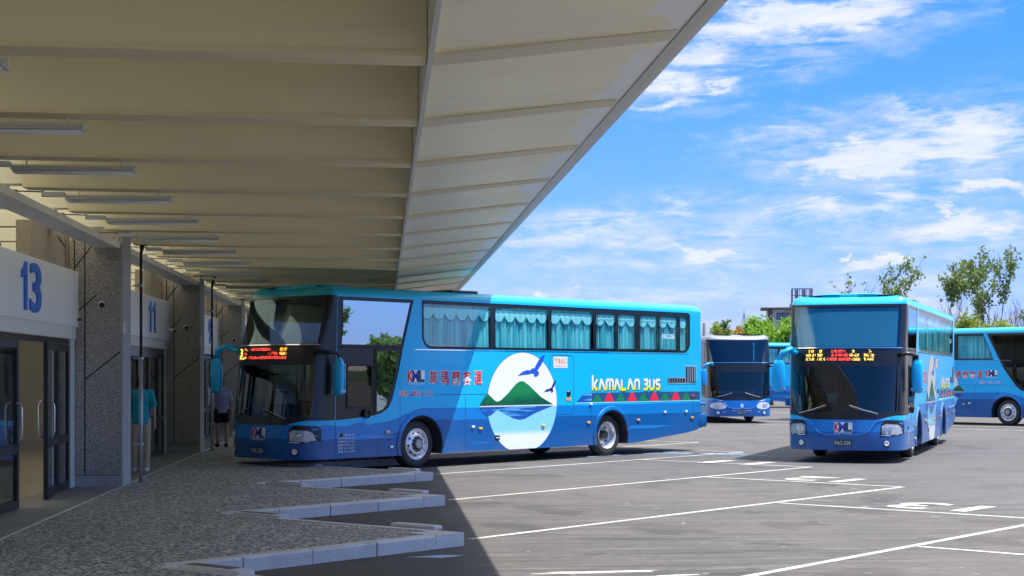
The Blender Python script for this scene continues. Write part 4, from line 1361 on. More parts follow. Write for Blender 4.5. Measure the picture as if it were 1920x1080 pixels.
# ---------------------------------------------------------------- canopy
BY = [10.39 + 2.625 * k for k in range(-6, 22)]
YA, YB = -6.0, 68.0
cano = empty('canopy', (-4, 0, 4))
cano.location = (0, 0, 0)
tag(cano, 'long cream painted canopy with deep cross beams over the pavement', 'canopy')
def bz(x): return 4.03 - .04 * (x + 4.05) / 4.35      # underside of the beams
for y in BY:
    b = MB()
    v = [(-4.05, bz(-4.05)), (.285, bz(.285)), (.285, 4.56), (-4.05, 4.56)]
    n = [Vector((a, y - .15, c)) for a, c in v] + [Vector((a, y + .15, c)) for a, c in v]
    b.add(n, [(3, 2, 1, 0), (4, 5, 6, 7), (0, 1, 5, 4), (1, 2, 6, 5), (2, 3, 7, 6), (3, 0, 4, 7)], 'canopy_paint')
    # lower lip of the beam, a little proud of the web
    v = [(-4.05, bz(-4.05) - .012), (.285, bz(.285) - .012), (.285, bz(.285) + .02), (-4.05, bz(-4.05) + .02)]
    n = [Vector((a, y - .165, c)) for a, c in v] + [Vector((a, y + .165, c)) for a, c in v]
    b.add(n, [(3, 2, 1, 0), (4, 5, 6, 7), (0, 1, 5, 4), (1, 2, 6, 5), (2, 3, 7, 6), (3, 0, 4, 7)], 'lip_paint')
    b.box(-12.5, -4.055, y - .14, y + .14, 4.06, 4.56, 'wall_plaster')
    b.build('beam', cano)
c = MB(); c.box(-4.15, .30, YA, YB, 4.56, 4.62, 'canopy_paint'); c.box(-12.6, -7.6, YA, YB, 4.56, 4.62, 'canopy_paint'); c.build('ceiling', cano)
c = MB(); c.box(-7.6, -4.15, YA, YB, 4.575, 4.59, 'rooflight_sheet'); c.build('rooflight', cano)  # rooflight strip made wider than its slot to brighten the beams and ceiling
c = MB(); c.box(.29, .325, YA, YB, 3.955, 4.64, 'metal_sheet'); c.build('edge_beam', cano)
so_ = MB()
def sof(x): return 4.0 + (x - .33) * .1157
v = [(.326, 4.0), (2.015, sof(2.015)), (2.015, sof(2.015) + .05), (.326, 4.06)]
n = [Vector((a, YA, c_)) for a, c_ in v] + [Vector((a, YB, c_)) for a, c_ in v]
so_.add(n, [(3, 2, 1, 0), (4, 5, 6, 7), (0, 1, 5, 4), (1, 2, 6, 5), (2, 3, 7, 6), (3, 0, 4, 7)], 'soffit_paint')
so_.build('soffit', cano)
for y in BY:
    b = MB()
    n = []
    for yy_ in (y - .17, y + .17):
        n += [Vector((.33, yy_, sof(.33) - .022)), Vector((1.93, yy_, sof(1.93) - .006)), Vector((1.93, yy_, sof(1.93) + .01)), Vector((.33, yy_, sof(.33) + .01))]
    b.add(n, [(3, 2, 1, 0), (4, 5, 6, 7), (0, 1, 5, 4), (1, 2, 6, 5), (2, 3, 7, 6), (3, 0, 4, 7)], 'band_paint')
    b.build('soffit_rib', cano)
fs = MB()
prof = [(1.96, sof(1.96) - .012), (2.02, sof(2.02) - .03), (2.07, sof(2.02) - .03), (2.07, 4.285), (1.86, 4.32), (1.86, 4.29), (2.02, 4.26), (2.02, sof(2.02)), (1.96, sof(1.96))]
n = [Vector((a, YA, c_)) for a, c_ in prof] + [Vector((a, YB, c_)) for a, c_ in prof]; k = len(prof)
fs.add(n, [(i, (i + 1) % k, k + (i + 1) % k, k + i) for i in range(k)], 'fascia_metal')
fs.box(2.071, 2.078, YA, YB, 4.215, 4.235, 'groove_black')
fs.build('fascia', cano)
st_ = MB()
v = [(.33, 4.60), (1.95, 4.36), (1.95, 4.33), (.33, 4.57)]
n = [Vector((a, YA, c_)) for a, c_ in v] + [Vector((a, YB, c_)) for a, c_ in v]
st_.add(n, [(3, 2, 1, 0), (4, 5, 6, 7), (0, 1, 5, 4), (1, 2, 6, 5), (2, 3, 7, 6), (3, 0, 4, 7)], 'metal_sheet')
st_.build('top_sheet', cano)
up_ = MB()  # unseen flared edge, added only to set where the canopy shadow falls
v = [(1.90, 4.345), (2.90, 5.44), (2.935, 5.41), (1.96, 4.33)]
n = [Vector((a, YA, c_)) for a, c_ in v] + [Vector((a, YB, c_)) for a, c_ in v]
up_.add(n, [(3, 2, 1, 0), (4, 5, 6, 7), (0, 1, 5, 4), (1, 2, 6, 5), (2, 3, 7, 6), (3, 0, 4, 7)], 'metal_sheet')
up_.build('added_shadow_edge', cano)

# ---------------------------------------------------------------- tube lights under the beams
t0 = empty('tube_light')
a = MB()
vv = []
for x, z_, hw in ((-.60, .0, .055), (-.56, -.05, .065), (.56, -.05, .065), (.60, .0, .055)):
    pass
a.bbox(-.60, .60, -.035, .035, -.045, 0, 'light_housing', .008)
n = []
for x in (-.585, .585):
    n += [Vector((x, -.035, -.02)), Vector((x, -.10, -.058)), Vector((x, .10, -.058)), Vector((x, .035, -.02))]
a.add(n, [(0, 4, 5, 1), (1, 5, 6, 2), (2, 6, 7, 3), (0, 1, 2, 3), (7, 6, 5, 4)], 'light_housing')
a.build('housing', t0)
for sy in (-1, 1):
    a = MB(); a.tube([(-.57, sy * .05, -.072), (.57, sy * .05, -.072)], .013, 'tube_white', 8); a.build('tube', t0, True)
a = MB(); a.bbox(-.86, -.60, -.045, .045, -.02, .03, 'light_housing', .008); a.box(-.86, -.84, -.02, .02, -.02, .10, 'light_housing')
for sx in (-.45, .45): a.tube([(sx, 0, 0), (sx, 0, .07)], .008, 'light_housing', 6)
a.build('bracket', t0)
a = MB(); a.tube([(-1.12, -.05, .035), (-.86, -.05, .03)], .008, 'groove_black', 6)
a.lathe([(0, 0), (.03, 0), (.03, .03), (0, .03)], Matrix.Translation((-1.15, -.05, .02)), 'groove_black', 8)
a.build('conduit', t0)
ordw = ['first', 'second', 'third', 'fourth', 'fifth', 'sixth', 'seventh', 'eighth', 'ninth', 'tenth', 'eleventh', 'twelfth', 'thirteenth', 'fourteenth', 'fifteenth', 'sixteenth', 'seventeenth']
first = True
vis = [y for y in BY if 9.5 < y < 53][:17]
for i, y in enumerate(vis):
    o = t0 if i == 0 else copy_tree(t0)
    o.location = (-3.0, y - .02, bz(-3.1) - .075)
    tag(o, 'grey fluorescent tube light under the canopy, %s in the row counted from the camera' % ordw[i], 'tube light', 'tube lights under the canopy beams')

# ---------------------------------------------------------------- station front
WX = -4.85
C0, CP = 25.04, 10.5
cols = [C0 + CP * k for k in range(-3, 4)]
bl_ = empty('station_building')
tag(bl_, 'concrete station building with glass doorways along the pavement', 'building')
for j, cy in enumerate(cols):
    if j == len(cols) - 1: break
    a0, a1 = cy + .8, cols[j + 1]
    # concrete above the doorway, with an open clerestory in the first part of the bay
    p = MB(); p.box(WX - .22, WX - .02, a1 - 2.75, a1, 3.36, 4.05, 'brown_concrete'); p.build('upper_wall', bl_)
    p = MB(); p.box(WX - .22, WX - .02, a0, a0 + 1.2, 3.36, 4.05, 'brown_concrete'); p.build('upper_wall', bl_)
    p = MB(); p.box(-4.50, -4.12, a0 - .0, a1 - .0, 3.885, 3.955, 'metal_sheet')
    p.box(-4.12, -4.105, a0, a1, 3.875, 3.965, 'wall_plaster')
    p.build('ledge', bl_)
    for y in BY:
        if a0 < y < a1:
            p = MB(); p.box(-4.42, -4.24, y - .09, y + .09, 3.956, bz(-4.05) + .03, 'wall_plaster'); p.build('stub_post', bl_)
    p = MB(); p.tube([(-4.12, a1 - .32, 3.95), (-4.07, a1 - .02, 4.12)], .014, 'galvanised', 6); p.build('tie_rod', bl_)
    # lines of the jointing above the doorway
    gr = MB()
    for (ya, za, yb, zb_) in ((a1 - .35, 3.4, a1 - .35, 3.98), (a1 - .95, 3.98, a1 - .35, 3.86), (a1 - .10, 3.4, a1 - .10, 3.9)):
        gr.flat(stroke([(ya, za), (yb, zb_)], .03), lambda a, b: Vector((WX - .015, a, b)), 'groove_black')
    gr.build('groove', bl_)
# interior: floor, back wall, ceiling
p = MB(); p.box(-12.5, -5.1, -6, 67, -.05, .14, 'hall_floor'); p.build('hall_floor', bl_)
p = MB(); p.box(-12.6, -12.4, -6, 67, .14, 1.0, 'wall_plaster'); p.box(-12.6, -12.4, -6, 67, 3.6, 4.55, 'wall_plaster')
for k in range(25): p.box(-12.6, -12.4, -6 + k * 3, -5.4 + k * 3, 1.0, 3.6, 'wall_plaster')  # gaps between the piers added to let extra light into the hall
p.build('back_wall', bl_)
for y in (22.9, 33.5, 44.0, 12.4):
    p = MB(); p.box(-12.4, -6.2, y + 3.2, y + 3.32, .14, 4.05, 'hall_wall'); p.build('partition', bl_)

colm = []
for j, cy in enumerate(cols):
    if j < 2: continue
    r_ = empty('concrete_column', (-4.46, cy + .4, .147))
    lbls = {2: 'concrete column behind the camera side, out of frame', 3: 'speckled concrete column between doorways 13 and 11, nearest one', 4: 'shaded concrete column between doorway 11 and the next doorway',
            5: 'concrete column partly hidden by the nose of the nearest coach', 6: 'farthest concrete column behind the nearest coach', 0: 'concrete column two bays behind the camera', 1: 'concrete column one bay behind the camera'}
    tag(r_, lbls[j], 'column', 'columns along the station front')
    a = MB(); a.box(-.39, .37, -.4, .4, .18, 4.30, 'aggregate_concrete'); a.build('shaft', r_)
    a = MB(); a.box(-.395, .375, -.405, .405, 0, .175, 'smooth_concrete'); a.build('plinth', r_)
    a = MB(); a.box(.37, .40, -.405, .40, 0, 4.20, 'smooth_concrete'); a.build('edge_panel', r_)
    a = MB()
    for pts in ([(-.34, .18), (-.34, 4.0)], [(-.18, .18), (-.18, 3.95)], [(.37, 2.12), (-.17, 1.68)], [(-.0, 3.0), (-.33, 2.70)], [(-.06, 3.79), (-.33, 3.42)], [(-.39, .175), (.37, .175)]):
        a.flat(stroke(pts, .02), lambda p_, q_: Vector((p_, -.403, q_)), 'groove_black')
    a.build('groove', r_)
    a = MB(); a.bbox(.401, .425, -.36, -.28, 2.40, 2.58, 'door_post', .006); a.build('junction_box', r_)

# doorways
def doorway(y_end, num, dig_y, opened, where):
    d = empty('doorway', (WX, y_end, .147))
    tag(d, where[0], 'doorway', 'glass doorways of the station front')
    def L(a): return a
    fr = MB()
    fr.bbox(-.07, .06, -.27, -.02, 0, 2.30, 'door_post', .01)
    fr.bbox(-.07, .06, -9.5, -9.25, 0, 2.30, 'door_post', .01)
    fr.bbox(-.10, .08, -9.5, -.02, 2.30, 2.50, 'door_post', .01)
    fr.box(-.05, .02, -9.25, -.27, 2.22, 2.30, 'black_frame')
    fr.build('door_frame', d)
    def leaf(y0, y1, ang=0, hinge=1, handle=True, door=True):
        """glazed leaf between y0 and y1"""
        g_ = empty('door_leaf'); g_.parent = d
        piv = y1 if hinge > 0 else y0
        g_.location = (0, piv, 0); g_.rotation_euler = (0, 0, ang)
        a0_, a1_ = y0 - piv, y1 - piv
        f = MB(); s_ = .09
        f.box(-.03, .03, a0_, a0_ + s_, .01, 2.21, 'black_frame'); f.box(-.03, .03, a1_ - s_, a1_, .01, 2.21, 'black_frame')
        f.box(-.029, .029, a0_ + s_, a1_ - s_, .01, .12, 'black_frame'); f.box(-.029, .029, a0_ + s_, a1_ - s_, 2.11, 2.21, 'black_frame')
        f.box(-.029, .029, a0_ + s_, a1_ - s_, .72, .84, 'black_frame')
        f.build('leaf_frame', g_)
        p_ = MB(); p_.box(-.005, .005, a0_ + s_, a1_ - s_, .12, .72, 'door_glass'); p_.box(-.005, .005, a0_ + s_, a1_ - s_, .84, 2.11, 'door_glass'); p_.build('pane', g_)
        if handle:
            hy = a0_ + .14 if hinge > 0 else a1_ - .14
            h_ = MB()
            for sx in (-1, 1):
                h_.tube([(sx * .03, hy, .86), (sx * .09, hy, .88), (sx * .105, hy, .95), (sx * .105, hy, 1.30), (sx * .09, hy, 1.37), (sx * .03, hy, 1.39)], .014, 'steel', 8)
            h_.build('door_handle', g_, True)
        return g_
    leaf(-1.12, -.27, 0, 1, False)
    if opened:
        leaf(-2.62, -1.14, R(6), 1)
        leaf(-5.15, -4.0, R(-4), -1)
        leaf(-6.3, -5.17, 0, -1, False)
    else:
        leaf(-2.45, -1.14, 0, 1); leaf(-3.8, -2.47, 0, -1); leaf(-5.1, -3.82, 0, 1); leaf(-6.4, -5.12, 0, -1)
    leaf(-7.8, -6.45, 0, 1, False); leaf(-9.22, -7.85, 0, 1, False)
    # sign board with its number
    sg = empty('sign_board', (WX + .12, y_end, 2.5))
    tag(sg, where[1], 'sign', 'numbered sign boards over the doorways')
    a = MB(); a.bbox(-.06, 0, -9.45, -.04, .14, 1.00, 'white_panel', .008); a.build('panel', sg)
    for k, ch in enumerate(num):
        wch = .52 if ch == '1' else .6
        x0 = dig_y - y_end - .62 + k * .56
        if len(num) == 1: x0 = dig_y - y_end - .3
        vf = text2(ch, x0, x0 + .62, .26, .90, .02)
        if ch == '1':
            vf = fill2([(x0 + .20, .26), (x0 + .34, .26), (x0 + .34, .90), (x0 + .22, .90), (x0 + .16, .83), (x0 + .04, .78), (x0 + .04, .68), (x0 + .20, .73)])
        # thick letter: outline extruded outward
        me_v = [Vector((.025, a_, b_)) for a_, b_ in vf[0]]
        dg = MB(); nv = len(me_v)
        dg.add(me_v + [Vector((0.002, v3.y, v3.z)) for v3 in me_v], [tuple(f_) for f_ in vf[1]], 'digit_blue')
        # side walls along boundary edges
        cnt = {}
        for f_ in vf[1]:
            for i_ in range(len(f_)):
                e_ = (f_[i_], f_[(i_ + 1) % len(f_)]); cnt[tuple(sorted(e_))] = cnt.get(tuple(sorted(e_)), 0) + 1
        dg.f += [[a_, b_, b_ + nv, a_ + nv] for (a_, b_), n_ in cnt.items() if n_ == 1]
        dg.mi += [dg.m('digit_blue')] * (len(dg.f) - len(dg.mi))
        dg.build('number_digit', sg)
    return d
doorway(cols[3] - .0, '13', 21.65, True, ('doorway under number 13 with one black glass leaf standing open', 'white sign board with blue number 13'))
doorway(cols[4] - .0, '11', 32.95, False, ('closed black glass doorway under number 11', 'white sign board with blue number 11'))
doorway(cols[5] - .0, '9', 43.6, False, ('doorway past number 11, beside the person in the lavender top', 'white sign board half hidden by a downpipe, past number 11'))
doorway(cols[6] - .0, '7', 54.0, False, ('farthest doorway, behind the nearest coach', 'farthest sign board, behind the nearest coach'))

# things inside the open doorway
ch = empty('waiting_chair', (-6.0, 23.4, .14), R(200))
tag(ch, 'dark waiting chair inside the open doorway 13', 'chair')
a = MB(); a.bbox(-.25, .25, -.24, .24, .40, .47, 'seat_cloth', .02); a.build('seat', ch)
a = MB(); a.bbox(-.25, .25, .20, .26, .50, .95, 'seat_cloth', .02); a.build('backrest', ch)
for sx in (-.22, .22):
    for sy in (-.2, .22):
        a = MB(); a.tube([(sx, sy, 0), (sx, sy, .42 if sy < 0 else .9)], .014, 'steel', 8); a.build('leg', ch)
a = MB(); a.bbox(-6.19, -6.10, 25.2, 25.5, 1.1, 1.5, 'white_panel', .01)
a = MB(); a.bbox(-.16, .16, -.06, .06, -.2, .2, 'white_panel', .015); a.bbox(-.10, .10, -.066, -.058, .02, .12, 'groove_black', .002)
o = a.build('wall_box', None, False, (-6.9, 25.99, 1.35)); tag(o, 'white wall box inside the open doorway 13', 'wall box')

# downpipes beside the columns
def downpipe(x, y, lab):
    r_ = empty('downpipe', (x, y, .147)); tag(r_, lab, 'downpipe', 'downpipes beside the columns')
    a = MB(); a.tube([(0, 0, 0), (0, 0, 2.02)], .032, 'galvanised', 12); a.build('lower_pipe', r_, True)
    a = MB(); a.tube([(0, 0, 2.03), (0, 0, 3.72)], .022, 'black_rubber', 12); a.build('upper_pipe', r_, True)
    a = MB(); a.tube([(.0, 0, 3.72), (.02, 0, 3.86), (.10, 0, 3.96)], [.022, .04, .08], 'black_rubber', 10); a.build('funnel', r_, True)
    for z_ in (.62, 2.02, 3.2):
        a = MB(); a.tube([(0, 0, z_ - .02), (0, 0, z_ + .02)], .05, 'galvanised', 12); a.box(-.13, 0, -.012, .012, z_ - .012, z_ + .012, 'galvanised'); a.build('clamp', r_)
downpipe(-3.93, 26.05, 'grey and black downpipe in front of the person in the teal shirt')
downpipe(-3.90, 36.45, 'grey and black downpipe in front of the person in the lavender top')
downpipe(-3.90, 46.9, 'grey and black downpipe hidden behind the nearest coach')

# cameras on the wall
def seccam(x, y, z, rz, lab, bullet=True):
    r_ = empty('security_camera', (x, y, z), rz); tag(r_, lab, 'security camera', 'security cameras by the doorways')
    a = MB(); a.lathe([(0, 0), (.035, 0), (.035, .015), (.015, .02), (.015, .06)], Matrix.Translation((0, .09, 0)) @ Matrix.Rotation(R(90), 4, 'X'), 'white_paint', 12); a.build('bracket', r_, True)
    a = MB(); a.tube([(0, .06, 0), (0, -.11, -.025)], .042 if bullet else .055, 'white_paint', 14); a.build('casing', r_, 'angle')
    a = MB(); a.tube([(0, -.105, -.024), (0, -.122, -.027)], .034 if bullet else .046, 'black_frame', 14); a.build('lens', r_, 'angle')
seccam(-4.36, cols[3] - .13, 3.0, R(12), 'white camera on the concrete column face right of sign 13', False)
seccam(-4.74, cols[3] - .15, 2.78, R(35), 'white bullet camera at the right end of sign 13')
seccam(-4.36, cols[4] - .13, 2.95, R(12), 'white camera on the shaded column right of sign 11', False)
seccam(-4.66, cols[4] - .15, 2.88, R(35), 'white bullet camera at the right end of sign 11')
seccam(-4.3, cols[5] - .13, 2.9, R(12), 'white camera on the column just left of the nearest coach', False)

# ---------------------------------------------------------------- people
def capsule(mb, a, b, ra, rb, mt='x', n=12):
    a = Vector(a); b = Vector(b); d = b - a; L = d.length
    if L < 1e-5: d = Vector((0, 0, 1)); L = 1e-5
    M = Matrix.Translation(a) @ d.to_track_quat('Z', 'Y').to_matrix().to_4x4()
    prof = [(ra * math.cos(t), ra * math.sin(t)) for t in [R(q) for q in (-89.5, -60, -30, 0)]] + [(rb * math.cos(t), L + rb * math.sin(t)) for t in [R(q) for q in (0, 30, 60, 89.5)]]
    mb.lathe(prof, M, mt, n)
def ellip(mb, c, r, mt='x', rot=None, n=14):
    M = Matrix.Translation(c)
    if rot: M = M @ rot
    M = M @ Matrix.Diagonal((*r, 1))
    mb.lathe([(math.cos(t), math.sin(t)) for t in [R(q) for q in (-89.9, -65, -45, -25, 0, 25, 45, 65, 89.9)]], M, mt, n)
def fuse(mb, name, mt, parent, vox=.012, it=3):
    """one continuous skin over the shapes gathered in mb"""
    me = bpy.data.meshes.new(name); me.from_pydata([tuple(v) for v in mb.v], [], mb.f)
    bm = bmesh.new(); bm.from_mesh(me); bmesh.ops.remove_doubles(bm, verts=bm.verts[:], dist=1e-4); bmesh.ops.holes_fill(bm, edges=bm.edges[:], sides=0); bm.to_mesh(me); bm.free()
    o = bpy.data.objects.new(name, me)
    m = o.modifiers.new('r', 'REMESH'); m.mode = 'VOXEL'; m.voxel_size = vox
    s = o.modifiers.new('s', 'SMOOTH'); s.iterations = it; s.factor = .5
    v, f = ev_mesh(o)
    bpy.data.objects.remove(o)
    return obj_from(name, v, f, [mt], parent, None, True)
def person(loc, rz, lab, shirt, legs, hair, skin, long_trousers=True, hair_len=0.0, arm_swing=.0, H=1.72, fem=False):
    r_ = empty('person', loc, rz); tag(r_, lab, 'person')
    k = H / 1.72
    S = lambda x, y, z: Vector((x * k, y * k, z * k))
    sh = .185 if not fem else .165
    b = MB(); c = MB(); l = MB(); ft = MB(); hr = MB()
    # the figure faces +y; seen from behind
    hip, kn = (.095, .93), (.105, .50)
    lean = {-1: .06, 1: -.04}
    for s in (-1, 1):
        an = S(s * .10, lean[s], .085)
        K = S(s * .105, lean[s] * .5 + .015, .50); Hh = S(s * .09, 0, .92)
        capsule(b, Hh, K, .085 * k, .056 * k); capsule(b, K, S(s * .105, lean[s] - .01, .32), .054 * k, .056 * k); capsule(b, S(s * .105, lean[s] - .01, .32), an, .055 * k, .036 * k)
        capsule(b, S(s * .10, lean[s] - .03, .05), S(s * .12, lean[s] + .15, .035), .04 * k, .034 * k)
        # shoe
        capsule(ft, S(s * .10, lean[s] - .035, .05), S(s * .122, lean[s] + .15, .042), .052 * k, .046 * k)
        sp = S(s * sh, 0, 1.41); el_ = S(s * (sh + .055), -.02 - s * arm_swing * .3, 1.13); wr = S(s * (sh + .065), .06 - s * arm_swing, .88)
        capsule(b, sp, el_, .048 * k, .038 * k); capsule(b, el_, wr, .038 * k, .025 * k)
        # palm, four fingers and the thumb
        pe = wr + S(0, .015, -.085)
        capsule(b, wr, pe, .024 * k, .030 * k)
        for q, (dy, ln) in enumerate(((-.026, .062), (-.009, .074), (.009, .070), (.026, .056))):
            f0 = pe + S(0, dy, -.01); f1 = f0 + S(-s * .006, dy * .2 + .004, -ln * .5); f2 = f1 + S(-s * .018, .006, -ln * .45)
            capsule(b, f0, f1, .0095 * k, .0085 * k, n=8); capsule(b, f1, f2, .0085 * k, .007 * k, n=8)
        t0_ = wr + S(-s * .008, .022, -.03); t1 = t0_ + S(-s * .012, .034, -.035); t2 = t1 + S(-s * .008, .010, -.028)
        capsule(b, t0_, t1, .011 * k, .010 * k, n=8); capsule(b, t1, t2, .010 * k, .008 * k, n=8)
        # sleeve
        capsule(c, sp + S(-s * .01, 0, .0), sp + (el_ - sp) * .72, .066 * k, .070 * k)
        if long_trousers:
            capsule(l, Hh, K, .105 * k, .082 * k); capsule(l, K, an + S(0, 0, .0), .080 * k, .066 * k)
        else:
            capsule(l, Hh, Hh + (K - Hh) * .55, .112 * k, .105 * k)
    # trunk
    ellip(b, S(0, 0, 1.30), (.165 * k, .105 * k, .19 * k)); ellip(b, S(0, 0, 1.10), (.135 * k, .095 * k, .16 * k)); ellip(b, S(0, -.01, .95), (.165 * k, .115 * k, .12 * k))
    capsule(b, S(-sh + .02, 0, 1.40), S(sh - .02, 0, 1.40), .055 * k, .055 * k); capsule(b, S(0, 0, 1.42), S(0, .012, 1.53), .055 * k, .05 * k)
    # head with nose, brow, chin and ears
    ellip(b, S(0, .015, 1.615), (.074 * k, .092 * k, .108 * k)); ellip(b, S(0, .045, 1.56), (.05 * k, .055 * k, .05 * k))
    capsule(b, S(0, .105, 1.625), S(0, .122, 1.60), .009 * k, .013 * k, n=8)
    capsule(b, S(-.02, .098, 1.565), S(.02, .098, 1.565), .009 * k, .009 * k, n=8)
    for s in (-1, 1): ellip(b, S(s * .076, .01, 1.61), (.012 * k, .022 * k, .032 * k))
    body = fuse(b, 'body', skin, r_, .0095, 2)
    for s in (-1, 1):
        e_ = MB(); ellip(e_, S(s * .030, .098, 1.625), (.012 * k, .008 * k, .009 * k), 'white_paint', n=10); ellip(e_, S(s * .030, .105, 1.625), (.005 * k, .003 * k, .005 * k), 'groove_black', n=8); e_.build('eye', r_, True)
    ellip(c, S(0, 0, 1.30), (.19 * k, .13 * k, .19 * k)); ellip(c, S(0, 0, 1.12), (.168 * k, .125 * k, .2 * k)); capsule(c, S(-sh + .0, 0, 1.405), S(sh - .0, 0, 1.405), .066 * k, .066 * k)
    ellip(c, S(0, -.005, .98), (.185 * k, .135 * k, .14 * k)); 
    c.lathe([(.0, 0), (.172 * k, 0), (.178 * k, .02), (.168 * k, .14 * k), (0, .15 * k)], Matrix.Translation(S(0, -.003, .86)) @ Matrix.Diagonal((1.04, .76, 1, 1)), 'x', 20)
    fuse(c, 'shirt', shirt, r_, .012, 3)
    ellip(l, S(0, -.01, .93), (.172 * k, .125 * k, .12 * k))
    fuse(l, 'trousers' if long_trousers else 'shorts', legs, r_, .012, 3)
    for s in (-1, 1): pass
    fuse(ft, 'shoes', 'shoe_pale' if long_trousers else 'groove_black', r_, .010, 2)
    ellip(hr, S(0, -.004, 1.645), (.083 * k, .098 * k, .093 * k)); ellip(hr, S(0, -.03, 1.60), (.078 * k, .075 * k, .09 * k))
    if hair_len:
        capsule(hr, S(0, -.045, 1.60), S(0, -.06, 1.60 - hair_len), .07 * k, .05 * k)
    fuse(hr, 'hair', hair, r_, .010, 2)
    return r_
mat('shirt_teal', (.015, .30, .33), .85); mat('trousers_khaki', (.42, .33, .20), .85)
mat('top_lavender', (.42, .42, .78), .85); mat('shorts_black', (.015, .015, .02), .8)
mat('hair_black', (.012, .010, .010), .6); mat('skin', (.45, .26, .18), .55); mat('shoe_pale', (.6, .6, .58), .6)
person((-4.33, 28.6, .147), R(8), 'person seen from behind in a teal shirt and khaki trousers', 'shirt_teal', 'trousers_khaki', 'hair_black', 'skin', True, 0, .03, 1.74)
person((-3.86, 38.3, .147), R(15), 'person seen from behind in a lavender top and black shorts', 'top_lavender', 'shorts_black', 'hair_black', 'skin', False, .06, .05, 1.64, True)

# ---------------------------------------------------------------- coaches
b1 = make_bus('blue coach with a mountain island emblem parked nose-in under the canopy edge', 'FAC-256', 'new', -1, 2, 'A', 'blue coaches of the bus park')
place_bus(b1, .774, 31.86, 46.5)
b2 = make_bus('blue coach seen from the front with lit display, standing out on the open lot', 'FAC-528', 'new', -1, 2, 'B', 'blue coaches of the bus park', blind=True, mir=1.38)
place_bus(b2, 12.24, 35.19, 25.0)
b4 = make_bus('blue coach cut by the right edge, its dark cab glazing towards the right', 'FAC-531', 'new', 1, 1, 'X', 'blue coaches of the bus park')
place_bus(b4, 22.83, 56.12, -38.3, 1)
b3 = make_bus('older blue coach with oval headlights and pale roof, between the two big coaches', 'FAC-117', 'old', 1, 1, 'X', 'blue coaches of the bus park')
place_bus(b3, 12.5, 62.6, 0.5, 1); b3.scale = (1, 1, .945)
b6 = make_bus('blue coach mostly hidden, its tail showing between the older coach and the front-facing one', 'FAC-342', 'new', 1, 1, 'X', 'blue coaches of the bus park', no_mirror=True, livery=False)
place_bus(b6, 30.0, 85.5, -86.0, 1)

# ---------------------------------------------------------------- trees
def bark_col(t, c): return t.mix(t.noise(c, 12, 4), (.10, .085, .065), (.2, .17, .14))
tex('bark', bark_col, rough=.9)
def leafmat(name, a, b_, tr):
    m = tex(name, lambda t, c: t.mix(t.smooth(t.noise(c, 2.5, 3), .35, .65), a, b_), rough=.6)
    nt = NT(m.node_tree); bs = m.node_tree.nodes['Principled BSDF']; ou = m.node_tree.nodes['Material Output']
    tl_ = nt.new('ShaderNodeBsdfTranslucent'); tl_.inputs[0].default_value = (*tr, 1)
    mx = nt.new('ShaderNodeMixShader'); mx.inputs[0].default_value = .35
    nt.l.new(bs.outputs[0], mx.inputs[1]); nt.l.new(tl_.outputs[0], mx.inputs[2]); nt.l.new(mx.outputs[0], ou.inputs[0])
leafmat('leaf_olive', (.10, .16, .05), (.20, .26, .08), (.22, .32, .07))
leafmat('leaf_yellow', (.16, .24, .03), (.32, .36, .05), (.3, .4, .05))
leafmat('leaf_bright', (.14, .32, .02), (.30, .48, .05), (.3, .5, .05))
leafmat('leaf_red', (.45, .20, .03), (.5, .35, .05), (.5, .3, .05))

